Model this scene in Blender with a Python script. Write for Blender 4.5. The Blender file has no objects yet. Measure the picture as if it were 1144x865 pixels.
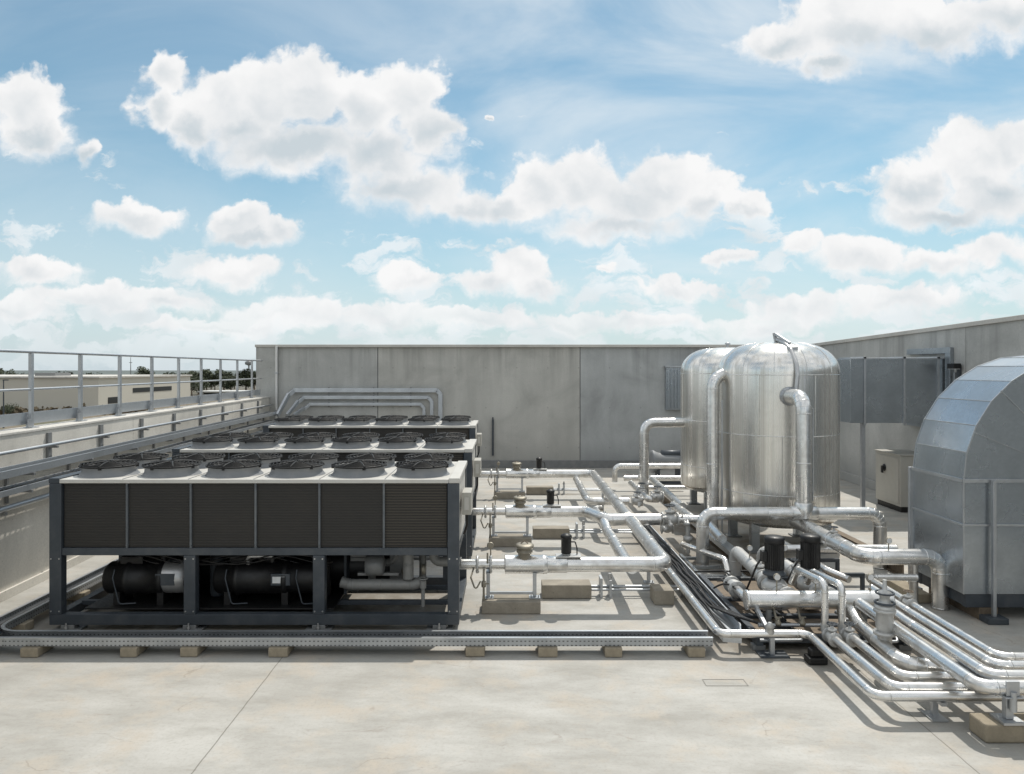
import bpy, bmesh, math, random
from mathutils import Vector, Matrix
R = math.radians
rnd = random.Random(7)
sc = bpy.context.scene
col = sc.collection
H = 4.0                     # camera height above the roof floor

# ------------------------------------------------------------------ mesh builder
class MB:
    def __init__(s): s.v = []; s.f = []; s.sm = []
    def add(s, vs, fs, smooth=False):
        o = len(s.v); s.v += [tuple(p) for p in vs]
        for f in fs: s.f.append([i + o for i in f]); s.sm.append(smooth)
        return s
    def box(s, x0, x1, y0, y1, z0, z1):
        vs = [(x, y, z) for z in (z0, z1) for y in (y0, y1) for x in (x0, x1)]
        return s.add(vs, [(0,2,3,1),(4,5,7,6),(0,1,5,4),(2,6,7,3),(0,4,6,2),(1,3,7,5)])
    def obox(s, c, ax, hx, hy, hz):
        """box centred on c, axes ax=(X,Y,Z) vectors, half sizes"""
        X, Y, Z = ax; c = Vector(c)
        vs = [c + X*hx*i + Y*hy*j + Z*hz*k for k in (-1,1) for j in (-1,1) for i in (-1,1)]
        return s.add(vs, [(0,2,3,1),(4,5,7,6),(0,1,5,4),(2,6,7,3),(0,4,6,2),(1,3,7,5)])
    def bar(s, a, b, w, h):
        a = Vector(a); b = Vector(b); d = (b-a); L = d.length; d.normalize()
        up = Vector((0,0,1)) if abs(d.z) < .9 else Vector((0,1,0))
        sx = d.cross(up).normalized(); uz = sx.cross(d).normalized()
        return s.obox((a+b)/2, (sx, d, uz), w/2, L/2, h/2)
    def prism(s, poly, y0, y1):
        """poly in xz, extruded along y"""
        n = len(poly)
        vs = [(x, y0, z) for x, z in poly] + [(x, y1, z) for x, z in poly]
        fs = [list(range(n)), list(range(2*n-1, n-1, -1))] + [(i, (i+1) % n, n+(i+1) % n, n+i) for i in range(n)]
        return s.add(vs, fs)
    def lathe(s, o, axis, prof, n=24, smooth=True, cap=True):
        o = Vector(o); a = Vector(axis).normalized()
        t = Vector((0,0,1)) if abs(a.z) < .9 else Vector((1,0,0))
        u = a.cross(t).normalized(); w = a.cross(u)
        vs = []; fs = []
        for r, h in prof:
            for k in range(n):
                q = 2*math.pi*k/n
                vs.append(o + a*h + (u*math.cos(q) + w*math.sin(q))*r)
        m = len(prof)
        for j in range(m-1):
            for k in range(n):
                fs.append((j*n+k, j*n+(k+1) % n, (j+1)*n+(k+1) % n, (j+1)*n+k))
        s.add(vs, fs, smooth)
        if cap:
            for j in (0, m-1):
                if prof[j][0] > 1e-4:
                    s.add(vs[j*n:(j+1)*n], [list(range(n))], False)
        return s
    def cyl(s, a, b, r, n=20, r2=None):
        a = Vector(a); b = Vector(b)
        return s.lathe(a, b-a, [(r,0),(r if r2 is None else r2,(b-a).length)], n)
    def sweep(s, path, r, n=16, closed=False, cap=True):
        P = [Vector(p) for p in path]; m = len(P)
        T = []
        for i in range(m):
            if closed: d = P[(i+1) % m] - P[i-1]
            elif i == 0: d = P[1]-P[0]
            elif i == m-1: d = P[-1]-P[-2]
            else: d = (P[i+1]-P[i]).normalized() + (P[i]-P[i-1]).normalized()
            T.append(d.normalized())
        t = Vector((0,0,1)) if abs(T[0].z) < .9 else Vector((1,0,0))
        u = T[0].cross(t).normalized()
        vs = []
        for i in range(m):
            if i: u = (u - T[i]*u.dot(T[i])).normalized()
            w = T[i].cross(u)
            rr = r[i] if isinstance(r, (list, tuple)) else r
            for k in range(n):
                q = 2*math.pi*k/n
                vs.append(P[i] + (u*math.cos(q)+w*math.sin(q))*rr)
        fs = []
        for i in range(m if closed else m-1):
            j = (i+1) % m
            for k in range(n):
                fs.append((i*n+k, i*n+(k+1) % n, j*n+(k+1) % n, j*n+k))
        s.add(vs, fs, True)
        if cap and not closed:
            s.add(vs[:n], [list(range(n))]); s.add(vs[-n:], [list(range(n))])
        return s
    def pipe(s, pts, r, bend=None, n=18, seam=0.9, band=1.035, k=5):
        """clad pipe through pts with gored bends, seam bands along the straights"""
        if bend is None: bend = r*2.1
        P = [Vector(p) for p in pts]
        path, bands, gores = fillet(P, bend, k)
        s.sweep(path, r, n)
        if seam and r > .09:
            for c, d in gores: s.lathe(c - d*.006, d, [(r*.98,0),(r*1.016,.001),(r*1.016,.011),(r*.98,.012)], n, cap=False)
        if seam:
            for a, b in bands:
                L = (b-a).length
                if L < .12: continue
                d = (b-a).normalized(); m = max(1, int(round(L/seam)))
                for i in range(m+1):
                    c = a + d*(.015 + (L-.03)*i/m)
                    s.lathe(c - d*.012, d, [(r*.98,0),(r*band,.002),(r*band,.022),(r*.98,.024)], n, cap=False)
        return s
    def ring(s, c, axis, R_, r, n=24, m=6):
        a = Vector(axis).normalized(); t = Vector((0,0,1)) if abs(a.z) < .9 else Vector((1,0,0))
        u = a.cross(t).normalized(); w = a.cross(u); c = Vector(c)
        return s.sweep([c+(u*math.cos(2*math.pi*i/n)+w*math.sin(2*math.pi*i/n))*R_ for i in range(n)], r, m, closed=True)
    def build(s, name, mat, parent=None, origin=None, bevel=0):
        me = bpy.data.meshes.new(name)
        if parent is not None: origin = parent.get('_o', (0,0,0))
        elif origin is None:
            xs = [p[0] for p in s.v]; ys = [p[1] for p in s.v]
            origin = ((min(xs)+max(xs))/2, (min(ys)+max(ys))/2, min(p[2] for p in s.v))
        ox, oy, oz = origin
        me.from_pydata([(x-ox, y-oy, z-oz) for x, y, z in s.v], [], s.f)
        me.polygons.foreach_set('use_smooth', s.sm)
        bm = bmesh.new(); bm.from_mesh(me); bmesh.ops.recalc_face_normals(bm, faces=bm.faces); bm.to_mesh(me); bm.free()
        me.materials.append(mat)
        o = bpy.data.objects.new(name, me); col.objects.link(o)
        if parent is not None: o.parent = parent; o['_o'] = list(origin)
        else: o.location = origin; o['_o'] = list(origin)
        if bevel:
            b = o.modifiers.new('bevel', 'BEVEL'); b.width = bevel; b.segments = 2; b.limit_method = 'ANGLE'; b.angle_limit = R(40)
        return o

def fillet(P, bend, k=5):
    path = [P[0]]; bands = []; last = P[0]; gores = []
    for i in range(1, len(P)-1):
        d1 = (P[i]-P[i-1]); d2 = (P[i+1]-P[i]); l1, l2 = d1.length, d2.length
        d1.normalize(); d2.normalize()
        th = math.acos(max(-1, min(1, d1.dot(d2))))
        if th < .02: path.append(P[i]); continue
        t = min(bend*math.tan(th/2), l1*.48, l2*.48); rr = t/math.tan(th/2)
        a = P[i]-d1*t; b = P[i]+d2*t
        nrm = (d2 - d1*d1.dot(d2)).normalized(); c = a + nrm*rr
        bands.append((last, a))
        for j in range(k+1):
            q = th*j/k
            path.append(c - nrm*math.cos(q)*rr + d1*math.sin(q)*rr)
            if 0 < j < k: gores.append((path[-1], (d1*math.cos(q) + nrm*math.sin(q)).normalized()))
        last = b
    bands.append((last, P[-1])); path.append(P[-1])
    return path, bands, gores

def at(px, py, Y): return ((px-567)*Y/830, Y, H-(py-412)*Y/830)

def tag(o, label=None, cat=None, group=None, kind=None):
    if label: o['label'] = label
    if cat: o['category'] = cat
    if group: o['group'] = group
    if kind: o['kind'] = kind
    return o
def thing(name, loc, label, cat, group=None):
    o = bpy.data.objects.new(name, None); col.objects.link(o); o.location = loc
    o.empty_display_size = .2; o['_o'] = list(loc)
    return tag(o, label, cat, group)
kids = lambda o: [c for c in bpy.data.objects if c.parent == o]
def copy_tree(o, parent=None):
    c = o.copy(); col.objects.link(c); c.parent = parent
    for ch in kids(o): copy_tree(ch, c)
    return c

# ------------------------------------------------------------------ materials
def newmat(name):
    m = bpy.data.materials.new(name); m.use_nodes = True
    nt = m.node_tree; return m, nt, nt.nodes['Principled BSDF']
def N(nt, t, **kw):
    n = nt.nodes.new(t)
    for k, v in kw.items():
        if k == 'ins':
            for a, b in v.items(): n.inputs[a].default_value = b
        else: setattr(n, k, v)
    return n
def L(nt, a, b): nt.links.new(a, b)
def ramp(nt, fac, stops):
    r = N(nt, 'ShaderNodeValToRGB'); e = r.color_ramp.elements
    while len(e) < len(stops): e.new(.5)
    for x, (p, c) in zip(e, stops): x.position = p; x.color = (*c, 1) if len(c) == 3 else c
    L(nt, fac, r.inputs[0]); return r.outputs[0]
def coords(nt, scale=(1,1,1), kind='Object'):
    tc = N(nt, 'ShaderNodeTexCoord'); mp = N(nt, 'ShaderNodeMapping'); mp.inputs['Scale'].default_value = scale
    L(nt, tc.outputs[kind], mp.inputs[0]); return mp.outputs[0]
def noise(nt, vec, scale, detail=5, rough=.55, dist=0):
    n = N(nt, 'ShaderNodeTexNoise', ins={'Scale': scale, 'Detail': detail, 'Roughness': rough, 'Distortion': dist})
    L(nt, vec, n.inputs['Vector']); return n.outputs['Fac']
def mix(nt, fac, a, b, mode='MIX'):
    n = N(nt, 'ShaderNodeMix', data_type='RGBA', blend_type=mode)
    for s, v in (('Factor', fac), ('A', a), ('B', b)):
        i = [q for q in n.inputs if q.name == s and (q.type == 'RGBA' or s == 'Factor' and q.type == 'VALUE')][0]
        if hasattr(v, 'is_output'): L(nt, v, i)
        else: i.default_value = v if s == 'Factor' else (*v, 1)
    return [q for q in n.outputs if q.type == 'RGBA'][0]
def mth(nt, op, a, b=None, c=None, clamp=False):
    n = N(nt, 'ShaderNodeMath', operation=op, use_clamp=clamp)
    for i, v in enumerate((a, b, c)):
        if v is None: continue
        if hasattr(v, 'is_output'): L(nt, v, n.inputs[i])
        else: n.inputs[i].default_value = v
    return n.outputs[0]
def bump(nt, p, h, strength=.3, dist=.01):
    b = N(nt, 'ShaderNodeBump', ins={'Strength': strength, 'Distance': dist}); L(nt, h, b.inputs['Height']); L(nt, b.outputs[0], p.inputs['Normal'])

def sst(nt, x, a, b):
    m = N(nt, 'ShaderNodeMapRange', interpolation_type='SMOOTHSTEP'); L(nt, x, m.inputs[0]); m.inputs[1].default_value = a; m.inputs[2].default_value = b
    return m.outputs[0]

def paint(name, c, rough=.5, metal=0, var=.25, scale=6, dirt=(.25,.22,.18), dirtamt=.25, bmp=.05):
    m, nt, p = newmat(name); v = coords(nt)
    n1 = noise(nt, v, scale, 6, .6); n2 = noise(nt, v, scale*7, 4)
    c2 = tuple(x*(1-var) for x in c)
    base = ramp(nt, n1, [(.3, c2), (.7, c)])
    d = ramp(nt, n1, [(.5, (0,0,0)), (.8, (dirtamt,)*3)])
    L(nt, mix(nt, d, base, dirt), p.inputs['Base Color'])
    L(nt, ramp(nt, n2, [(.3, (rough*.8,)*3), (.7, (min(1, rough*1.25),)*3)]), p.inputs['Roughness'])
    p.inputs['Metallic'].default_value = metal
    bump(nt, p, n2, bmp, .01)
    return m

def aluminium(name, c=(.80,.80,.79), rough=.27, streak=(5,5,5), dents=.35, metal=.85, wavy=False):
    m, nt, p = newmat(name); v = coords(nt, streak); v0 = coords(nt)
    a = noise(nt, v, 1.3, 5, .6); b = noise(nt, v0, 1.6, 2, .4); g = noise(nt, v0, 5, 6, .6)
    base = ramp(nt, a, [(.28, tuple(x*k for x, k in zip(c, (.66,.64,.61)))), (.5, tuple(x*.93 for x in c)), (.72, c)])
    L(nt, mix(nt, ramp(nt, g, [(.50, (0,0,0)), (.75, (.22,)*3)]), base, (.44,.415,.37)), p.inputs['Base Color'])
    p.inputs['Metallic'].default_value = metal
    if wavy: b = noise(nt, v, .8, 3, .5)
    L(nt, ramp(nt, a, [(.3, (rough*1.5,)*3), (.7, (rough*.85,)*3)]), p.inputs['Roughness'])
    bump(nt, p, mth(nt, 'ADD', b, mth(nt, 'MULTIPLY', g, .03)), dents, .03)
    return m

def galvanised(name, c=(.55,.57,.59), rough=.42, scale=14):
    m, nt, p = newmat(name); v = coords(nt)
    vo = N(nt, 'ShaderNodeTexVoronoi', ins={'Scale': scale}); L(nt, v, vo.inputs['Vector'])
    a = noise(nt, v, 1.3, 3, .5); g = N(nt, 'ShaderNodeSeparateColor'); L(nt, vo.outputs['Color'], g.inputs[0])
    base = ramp(nt, g.outputs[0], [(0, tuple(x*.91 for x in c)), (1, c)])
    base = mix(nt, ramp(nt, a, [(.35, (.55,)*3), (.65, (0,0,0))]), base, tuple(x*.6 for x in c))
    L(nt, base, p.inputs['Base Color']); p.inputs['Metallic'].default_value = .85
    L(nt, ramp(nt, a, [(.3, (rough*1.3,)*3), (.7, (rough*.85,)*3)]), p.inputs['Roughness'])
    bump(nt, p, noise(nt, v, 1.1, 2), .12, .03)
    return m

def concrete(name, c=(.40,.39,.365), streaky=True, dark=.55, scale=1.0, run=0):
    m, nt, p = newmat(name); v = coords(nt); vs = coords(nt, (.9,.9,.16))
    a = noise(nt, v, .55*scale, 8, .62, .6); st = noise(nt, vs, 1.2*scale, 6, .6); f = noise(nt, v, 28, 6, .7)
    base = ramp(nt, a, [(.28, tuple(x*.72 for x in c)), (.5, c), (.72, tuple(min(1, x*1.15) for x in c))])
    if streaky: base = mix(nt, ramp(nt, st, [(.42, (0,0,0)), (.72, (dark,)*3)]), base, tuple(x*.55 for x in c))
    if run:       # run-down streaks under the coping and rising damp at the foot
        sp = N(nt, 'ShaderNodeSeparateXYZ'); L(nt, v, sp.inputs[0])
        r1 = noise(nt, coords(nt, (2.0,2.0,.10)), 1.0, 7, .68)
        top = mth(nt, 'MULTIPLY', sst(nt, sp.outputs[2], run-.6, 4.9), ramp(nt, r1, [(.48, (0,0,0)), (.68, (.6,)*3)]))
        base = mix(nt, top, base, tuple(x*.45 for x in c))
        low_ = mth(nt, 'MULTIPLY', sst(nt, sp.outputs[2], 1.3, .2), ramp(nt, a, [(.4, (.1,)*3), (.6, (.6,)*3)]))
        base = mix(nt, low_, base, tuple(x*.55 for x in c))
        tx = mth(nt, 'ABSOLUTE', mth(nt, 'SUBTRACT', mth(nt, 'FRACT', mth(nt, 'MULTIPLY', mth(nt, 'ADD', sp.outputs[0], sp.outputs[1]), .8)), .5))
        tz = mth(nt, 'ABSOLUTE', mth(nt, 'SUBTRACT', mth(nt, 'FRACT', mth(nt, 'MULTIPLY', sp.outputs[2], .62)), .5))
        tie = mth(nt, 'LESS_THAN', mth(nt, 'ADD', mth(nt, 'MULTIPLY', tx, 1.25), mth(nt, 'MULTIPLY', tz, 1.6)), .035)
        base = mix(nt, mth(nt, 'MULTIPLY', tie, .45), base, tuple(x*.4 for x in c))
    base = mix(nt, ramp(nt, f, [(.35, (.35,)*3), (.6, (0,0,0))]), base, tuple(x*.6 for x in c))
    vo = N(nt, 'ShaderNodeTexVoronoi', ins={'Scale': 4.0}); L(nt, v, vo.inputs['Vector'])
    base = mix(nt, ramp(nt, vo.outputs['Distance'], [(.03, (.6,)*3), (.06, (0,0,0))]), base, tuple(x*.4 for x in c))
    L(nt, base, p.inputs['Base Color']); p.inputs['Roughness'].default_value = .88
    bump(nt, p, mth(nt, 'ADD', f, mth(nt, 'MULTIPLY', a, 2)), .25, .01)
    return m

M = {}
M['alu'] = aluminium('aluminium_cladding', (.79,.785,.77), .25, (2.5,2.5,2.5), .15, .92)
M['tank'] = aluminium('tank_cladding', (.83,.815,.78), .23, (6.5,6.5,.04), .16, .92, True)  # vertical colour streaks imitate reflections of surrounding pipes on the shell
M['galv'] = galvanised('galvanised_steel')
M['galvd'] = galvanised('duct_sheet', (.47,.51,.545), .27, 22)
M['tray'] = galvanised('tray_steel', (.62,.65,.68), .38, 30)
M['frame'] = paint('charcoal_frame_paint', (.060,.072,.086), .45, .15, .3, 3, (.20,.18,.15), .18)
M['frame2'] = paint('divider_paint', (.13,.145,.16), .45, .15, .3, 3)
M['belly'] = paint('dull_pipe_lagging', (.30,.30,.29), .55, .2, .35, 7, (.10,.09,.075), .55)
M['black'] = paint('black_enamel', (.006,.006,.0065), .48, 0, .3, 5, (.05,.047,.043), .2)
M['rubber'] = paint('black_cable', (.012,.012,.013), .5)
M['guard'] = paint('black_guard', (.006,.0065,.007), .6, 0, .3, 6, (.03,.028,.025), .2)
M['deck'] = paint('off_white_deck', (.60,.585,.545), .5, 0, .2, 3, (.28,.25,.20), .5)
M['shroud'] = paint('grey_shroud', (.22,.23,.24), .5, 0, .15, 4, (.25,.23,.2), .3)
M['grey'] = paint('mid_grey_paint', (.23,.235,.235), .45, .1, .25, 5)
M['silver'] = paint('bare_silver', (.60,.60,.60), .38, .7, .3, 6)
M['cast'] = paint('pale_cast_metal', (.60,.60,.585), .42, .45, .3, 9, (.22,.20,.17), .6, .2)
M['beige'] = paint('beige_enamel', (.47,.455,.41), .5, 0, .15, 3, (.25,.21,.16), .35)
M['dull'] = paint('dull_brass', (.34,.31,.25), .5, .5, .35, 12, (.12,.10,.08), .5)
M['plate'] = paint('pale_label_plate', (.75,.76,.76), .35)
M['cblock'] = concrete('concrete_block', (.33,.295,.24), True, .5, 3)
M['timber'] = concrete('sleeper_block', (.31,.265,.195), False, .5, 4)
M['wall'] = concrete('wall_concrete', (.475,.475,.455), True, .38, 1.0, 3.0)
M['wall_warm'] = concrete('wall_concrete_warm', (.50,.49,.455), True, .36, 1.0, 3.2)
M['wall_cool'] = concrete('wall_concrete_cool', (.44,.45,.445), True, .45, 1.2, 2.6)
M['parapet'] = concrete('parapet_concrete', (.64,.61,.55), True, .30)
M['coping'] = concrete('coping', (.56,.54,.50), False)
M['white'] = paint('white_pipe_paint', (.72,.72,.70), .45, 0, .12, 4)
M['rust'] = paint('brown_steel', (.20,.155,.11), .7, .2, .4, 8)

def coil_mat(name, hi, lo):
    m, nt, p = newmat(name); v = coords(nt)
    sp = N(nt, 'ShaderNodeSeparateXYZ'); L(nt, v, sp.inputs[0])
    z = mth(nt, 'FRACT', mth(nt, 'MULTIPLY', sp.outputs[2], 24))
    x = mth(nt, 'FRACT', mth(nt, 'MULTIPLY', sp.outputs[0], 90))
    zz = mth(nt, 'ABSOLUTE', mth(nt, 'SUBTRACT', z, .5)); xx = mth(nt, 'ABSOLUTE', mth(nt, 'SUBTRACT', x, .5))
    n = noise(nt, v, 2.2, 6)
    base = ramp(nt, zz, [(.05, hi), (.34, lo)])
    base = mix(nt, ramp(nt, n, [(.4, (0,0,0)), (.7, (.5,)*3)]), base, (.038,.034,.029))
    L(nt, base, p.inputs['Base Color']); p.inputs['Roughness'].default_value = .62; p.inputs['Metallic'].default_value = .2
    bump(nt, p, mth(nt, 'ADD', zz, mth(nt, 'MULTIPLY', xx, .35)), .5, .01)
    return m
M['coil'] = coil_mat('coil_fins', (.034,.0315,.028), (.0235,.0225,.021))
M['coil_rib'] = coil_mat('coil_fins_ribbed', (.068,.059,.046), (.020,.018,.016))

def slotted():
    m, nt, p = newmat('slotted_tray'); v = coords(nt)
    sp = N(nt, 'ShaderNodeSeparateXYZ'); L(nt, v, sp.inputs[0])
    x = mth(nt, 'ABSOLUTE', mth(nt, 'SUBTRACT', mth(nt, 'FRACT', mth(nt, 'MULTIPLY', mth(nt, 'ADD', sp.outputs[0], sp.outputs[1]), 17.)), .5))
    z = mth(nt, 'ABSOLUTE', mth(nt, 'SUBTRACT', mth(nt, 'FRACT', mth(nt, 'MULTIPLY', sp.outputs[2], 17)), .5))
    hole = mth(nt, 'MULTIPLY', mth(nt, 'LESS_THAN', x, .22), mth(nt, 'LESS_THAN', z, .15))
    a = noise(nt, v, 3, 6)
    base = ramp(nt, a, [(.3, (.30,.32,.34)), (.7, (.50,.52,.54))])
    L(nt, mix(nt, hole, base, (.10,.105,.11)), p.inputs['Base Color'])
    L(nt, mth(nt, 'MULTIPLY', mth(nt, 'SUBTRACT', 1, hole), .8), p.inputs['Metallic'])
    p.inputs['Roughness'].default_value = .42
    return m
M['slot'] = slotted()

def floor_mat():
    m, nt, p = newmat('roof_floor_screed'); tc = N(nt, 'ShaderNodeTexCoord'); v = tc.outputs['Object']
    mp = N(nt, 'ShaderNodeMapping'); mp.inputs['Scale'].default_value = (.42, 1.0, 1); mp.inputs['Rotation'].default_value = (0,0,R(24)); L(nt, v, mp.inputs[0])
    a = noise(nt, v, .45, 9, .60, .1); b = noise(nt, mp.outputs[0], 1.9, 10, .70, .15); f = noise(nt, v, 24, 8, .78); c = noise(nt, v, 1.3, 9, .66, .1)
    base = ramp(nt, a, [(.28, (.325,.315,.288)), (.5, (.40,.39,.362)), (.72, (.47,.46,.43))])
    base = mix(nt, ramp(nt, b, [(.44, (0,0,0)), (.68, (.75,)*3)]), base, (.275,.265,.237))
    base = mix(nt, ramp(nt, c, [(.50, (0,0,0)), (.66, (.75,)*3)]), base, (.43,.378,.312))
    base = mix(nt, ramp(nt, b, [(.30, (.30,)*3), (.44, (0,0,0))]), base, (.52,.515,.485))
    base = mix(nt, ramp(nt, f, [(.30, (.55,)*3), (.50, (0,0,0))]), base, (.27,.25,.215))
    # scattered dark stains and scuffs
    sv = N(nt, 'ShaderNodeMapping'); sv.inputs['Scale'].default_value = (.5, 1.4, 1); sv.inputs['Rotation'].default_value = (0,0,R(-18)); L(nt, v, sv.inputs[0])
    sc_ = noise(nt, sv.outputs[0], 2.8, 9, .72, 1.5)
    base = mix(nt, ramp(nt, sc_, [(.60, (0,0,0)), (.70, (.60,)*3)]), base, (.24,.21,.175))
    # hairline cracks
    vc = N(nt, 'ShaderNodeTexVoronoi', feature='DISTANCE_TO_EDGE', ins={'Scale': .21})
    wv = N(nt, 'ShaderNodeVectorMath', operation='ADD'); L(nt, v, wv.inputs[0])
    nz = N(nt, 'ShaderNodeTexNoise', ins={'Scale': 1.3, 'Detail': 6}); L(nt, v, nz.inputs['Vector'])
    L(nt, nz.outputs['Color'], wv.inputs[1]); L(nt, wv.outputs[0], vc.inputs['Vector'])
    crack = ramp(nt, vc.outputs['Distance'], [(.0008, (.45,)*3), (.0022, (0,0,0))])
    base = mix(nt, mth(nt, 'MULTIPLY', crack, ramp(nt, c, [(.5, (0,0,0)), (.6, (1,1,1))])), base, (.20,.18,.15))
    # poured-bay joints
    sp = N(nt, 'ShaderNodeSeparateXYZ'); L(nt, v, sp.inputs[0])
    # grime plus painted-in shade under the pipework and the nearest chiller
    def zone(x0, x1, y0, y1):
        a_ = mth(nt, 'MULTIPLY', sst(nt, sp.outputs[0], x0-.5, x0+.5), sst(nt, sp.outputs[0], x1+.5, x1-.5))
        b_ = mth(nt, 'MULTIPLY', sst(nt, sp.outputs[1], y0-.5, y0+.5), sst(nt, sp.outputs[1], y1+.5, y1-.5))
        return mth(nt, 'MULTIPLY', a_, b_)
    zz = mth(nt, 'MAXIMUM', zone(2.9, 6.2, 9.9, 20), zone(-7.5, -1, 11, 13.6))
    grime_shade = mth(nt, 'MULTIPLY', zz, ramp(nt, noise(nt, v, 1.7, 9, .7, .5), [(.30, (0,0,0)), (.54, (.7,)*3)]))
    base = mix(nt, grime_shade, base, (.15,.12,.085))
    wob = mth(nt, 'MULTIPLY', mth(nt, 'SUBTRACT', noise(nt, v, 3), .5), .02)
    jx = None
    for x0 in (-3.12, 4.66):
        d = mth(nt, 'LESS_THAN', mth(nt, 'ABSOLUTE', mth(nt, 'ADD', mth(nt, 'SUBTRACT', sp.outputs[0], x0), wob)), .008)
        jx = d if jx is None else mth(nt, 'MAXIMUM', jx, d)
    base = mix(nt, mth(nt, 'MULTIPLY', jx, .7), base, (.13,.12,.10))
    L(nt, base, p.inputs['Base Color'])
    L(nt, ramp(nt, b, [(.3, (.62,)*3), (.7, (.85,)*3)]), p.inputs['Roughness'])
    bump(nt, p, mth(nt, 'SUBTRACT', mth(nt, 'ADD', mth(nt, 'MULTIPLY', f, .5), a), mth(nt, 'MULTIPLY', jx, 1)), .22, .02)
    return m

# ------------------------------------------------------------------ setting
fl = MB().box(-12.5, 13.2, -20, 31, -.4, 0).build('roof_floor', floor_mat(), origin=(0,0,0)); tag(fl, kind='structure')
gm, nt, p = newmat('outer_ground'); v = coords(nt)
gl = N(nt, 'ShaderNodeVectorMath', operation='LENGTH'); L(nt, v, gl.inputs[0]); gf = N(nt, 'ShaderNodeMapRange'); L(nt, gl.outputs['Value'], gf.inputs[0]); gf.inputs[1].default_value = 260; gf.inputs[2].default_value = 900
L(nt, mix(nt, gf.outputs[0], ramp(nt, noise(nt, v, .02, 8, .7), [(.35, (.10,.085,.06)), (.5, (.17,.14,.10)), (.65, (.06,.075,.035))]), (.10,.12,.115)), p.inputs['Base Color']); p.inputs['Roughness'].default_value = .95  # far ground fades to grey: distance haze painted into the base colour
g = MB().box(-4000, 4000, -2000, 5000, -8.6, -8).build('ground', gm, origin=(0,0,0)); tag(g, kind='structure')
mk = MB()
mm = paint('faded_marking', (.27,.26,.235), .8)
x0, x1, y0, y1 = 2.50, 3.04, 9.36, 9.55
for a in ((x0,x1,y0,y0+.012),(x0,x1,y1,y1+.012),(x0,x0+.012,y0+.013,y1-.001),(x1-.012,x1,y0+.013,y1-.001)): mk.box(*a, .001, .004)
tag(mk.build('floor_marking', mm), kind='structure')

# left parapet, turned slightly outward with depth
PXI = lambda y: -8.72 - .05*(y-12.8)          # inner face
def along(off, y, z): return (PXI(y)+off, y, z)
def pbox(mb, o0, o1, y0, y1, z0, z1):
    vs = [(PXI(y)+o, y, z) for z in (z0, z1) for y in (y0, y1) for o in (o0, o1)]
    return mb.add(vs, [(0,2,3,1),(4,5,7,6),(0,1,5,4),(2,6,7,3),(0,4,6,2),(1,3,7,5)])
pw = thing('parapet_wall', (PXI(12)-.3, 12, 0), 'low sunlit concrete parapet along the left roof edge carrying the railing', 'wall')
mb = MB()
ys = [-12, -4.5, 3, 10.4, 17.8, 25.2, 30]
for a, b in zip(ys, ys[1:]): pbox(mb, -.5, 0, a+.006, b-.006, 0, 2.83)
pbox(mb, -.49, -.02, -12, 30, -8, 2.80)
mb.build('wall_panel', M['parapet'], pw)
mb = MB(); pbox(mb, -.53, .02, -12, 30, 2.832, 2.88); mb.build('coping', M['coping'], pw, bevel=.008)
mb = MB(); pbox(mb, 0.003, .05, -12, 29.9, 0.002, .16); mb.build('base_upstand', M['parapet'], pw)

# back wall
bw = thing('back_wall', (1, 30, 0), 'tall shaded grey concrete panel wall closing the far end of the roof', 'wall')
xs = [-9.28, -5.24, 2.93, 12.14]
for a, b, m in zip(xs, xs[1:], ('wall', 'wall_warm', 'wall_cool')): MB().box(a+.02, b-.02, 30, 30.4, 0, 4.86).build('wall_panel', M[m], bw)
MB().box(-9.28, 12.1, 30.03, 30.38, 0, 4.84).build('wall_core', M['grey'], bw)
MB().box(-10.12, -9.30, 29.9, 30.42, 0, 4.86).build('end_pier', M['wall'], bw)
MB().box(-10.16, 12.2, 29.86, 30.46, 4.863, 4.97).build('coping', M['coping'], bw, bevel=.01)
MB().box(-9.28, 12.1, 29.93, 29.997, 0.002, .30).build('base_upstand', M['grey'], bw, bevel=.01)
dp = thing('drainpipe', (-9.25, 29.8, 0), 'thin pale drainpipe running down the left end of the back wall', 'drainpipe')
MB().cyl((-9.27, 29.80, .0), (-9.27, 29.80, 4.92), .05, 12).build('pipe', M['white'], dp)
for z in (.8, 2.3, 3.8): MB().box(-9.335, -9.205, 29.735, 29.89, z, z+.05).build('clip', M['galv'], dp)
tag(MB().box(-.63, -.55, 29.88, 29.99, .5, 1.95).cyl((-.59,29.9,1.95),(-.59,29.9,2.05),.03,8).build('conduit', M['frame'], bevel=.01), 'short dark vertical conduit fixed low on the back wall beyond the chillers', 'conduit')

# right wall (its top falls gently toward the far corner)
sw = thing('side_wall', (12.3, 18, 0), 'shaded grey concrete wall along the right edge behind the ducts', 'wall')
ZT = lambda y: 4.98 + (30-y)*.023
mb = MB(); ys = [-12, -4.3, 3.7, 11.7, 19.68, 27.7, 30.4]
for a, b in zip(ys, ys[1:]):
    a += .012; b -= .012
    vs = [(12.14,a,0),(12.54,a,0),(12.54,b,0),(12.14,b,0),(12.14,a,ZT(a)-.12),(12.54,a,ZT(a)-.12),(12.54,b,ZT(b)-.12),(12.14,b,ZT(b)-.12)]
    mb.add(vs, [(0,3,2,1),(4,5,6,7),(0,1,5,4),(1,2,6,5),(2,3,7,6),(3,0,4,7)])
mb.box(12.17, 12.52, -12, 30.38, 0, 4.8)
mb.build('wall_panel', M['wall'], sw)
mb = MB(); a, b = -12, 30.5
vs = [(12.08,a,ZT(a)-.117),(12.60,a,ZT(a)-.117),(12.60,b,ZT(b)-.117),(12.08,b,ZT(b)-.117),(12.08,a,ZT(a)),(12.60,a,ZT(a)),(12.60,b,ZT(b)),(12.08,b,ZT(b))]
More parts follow.
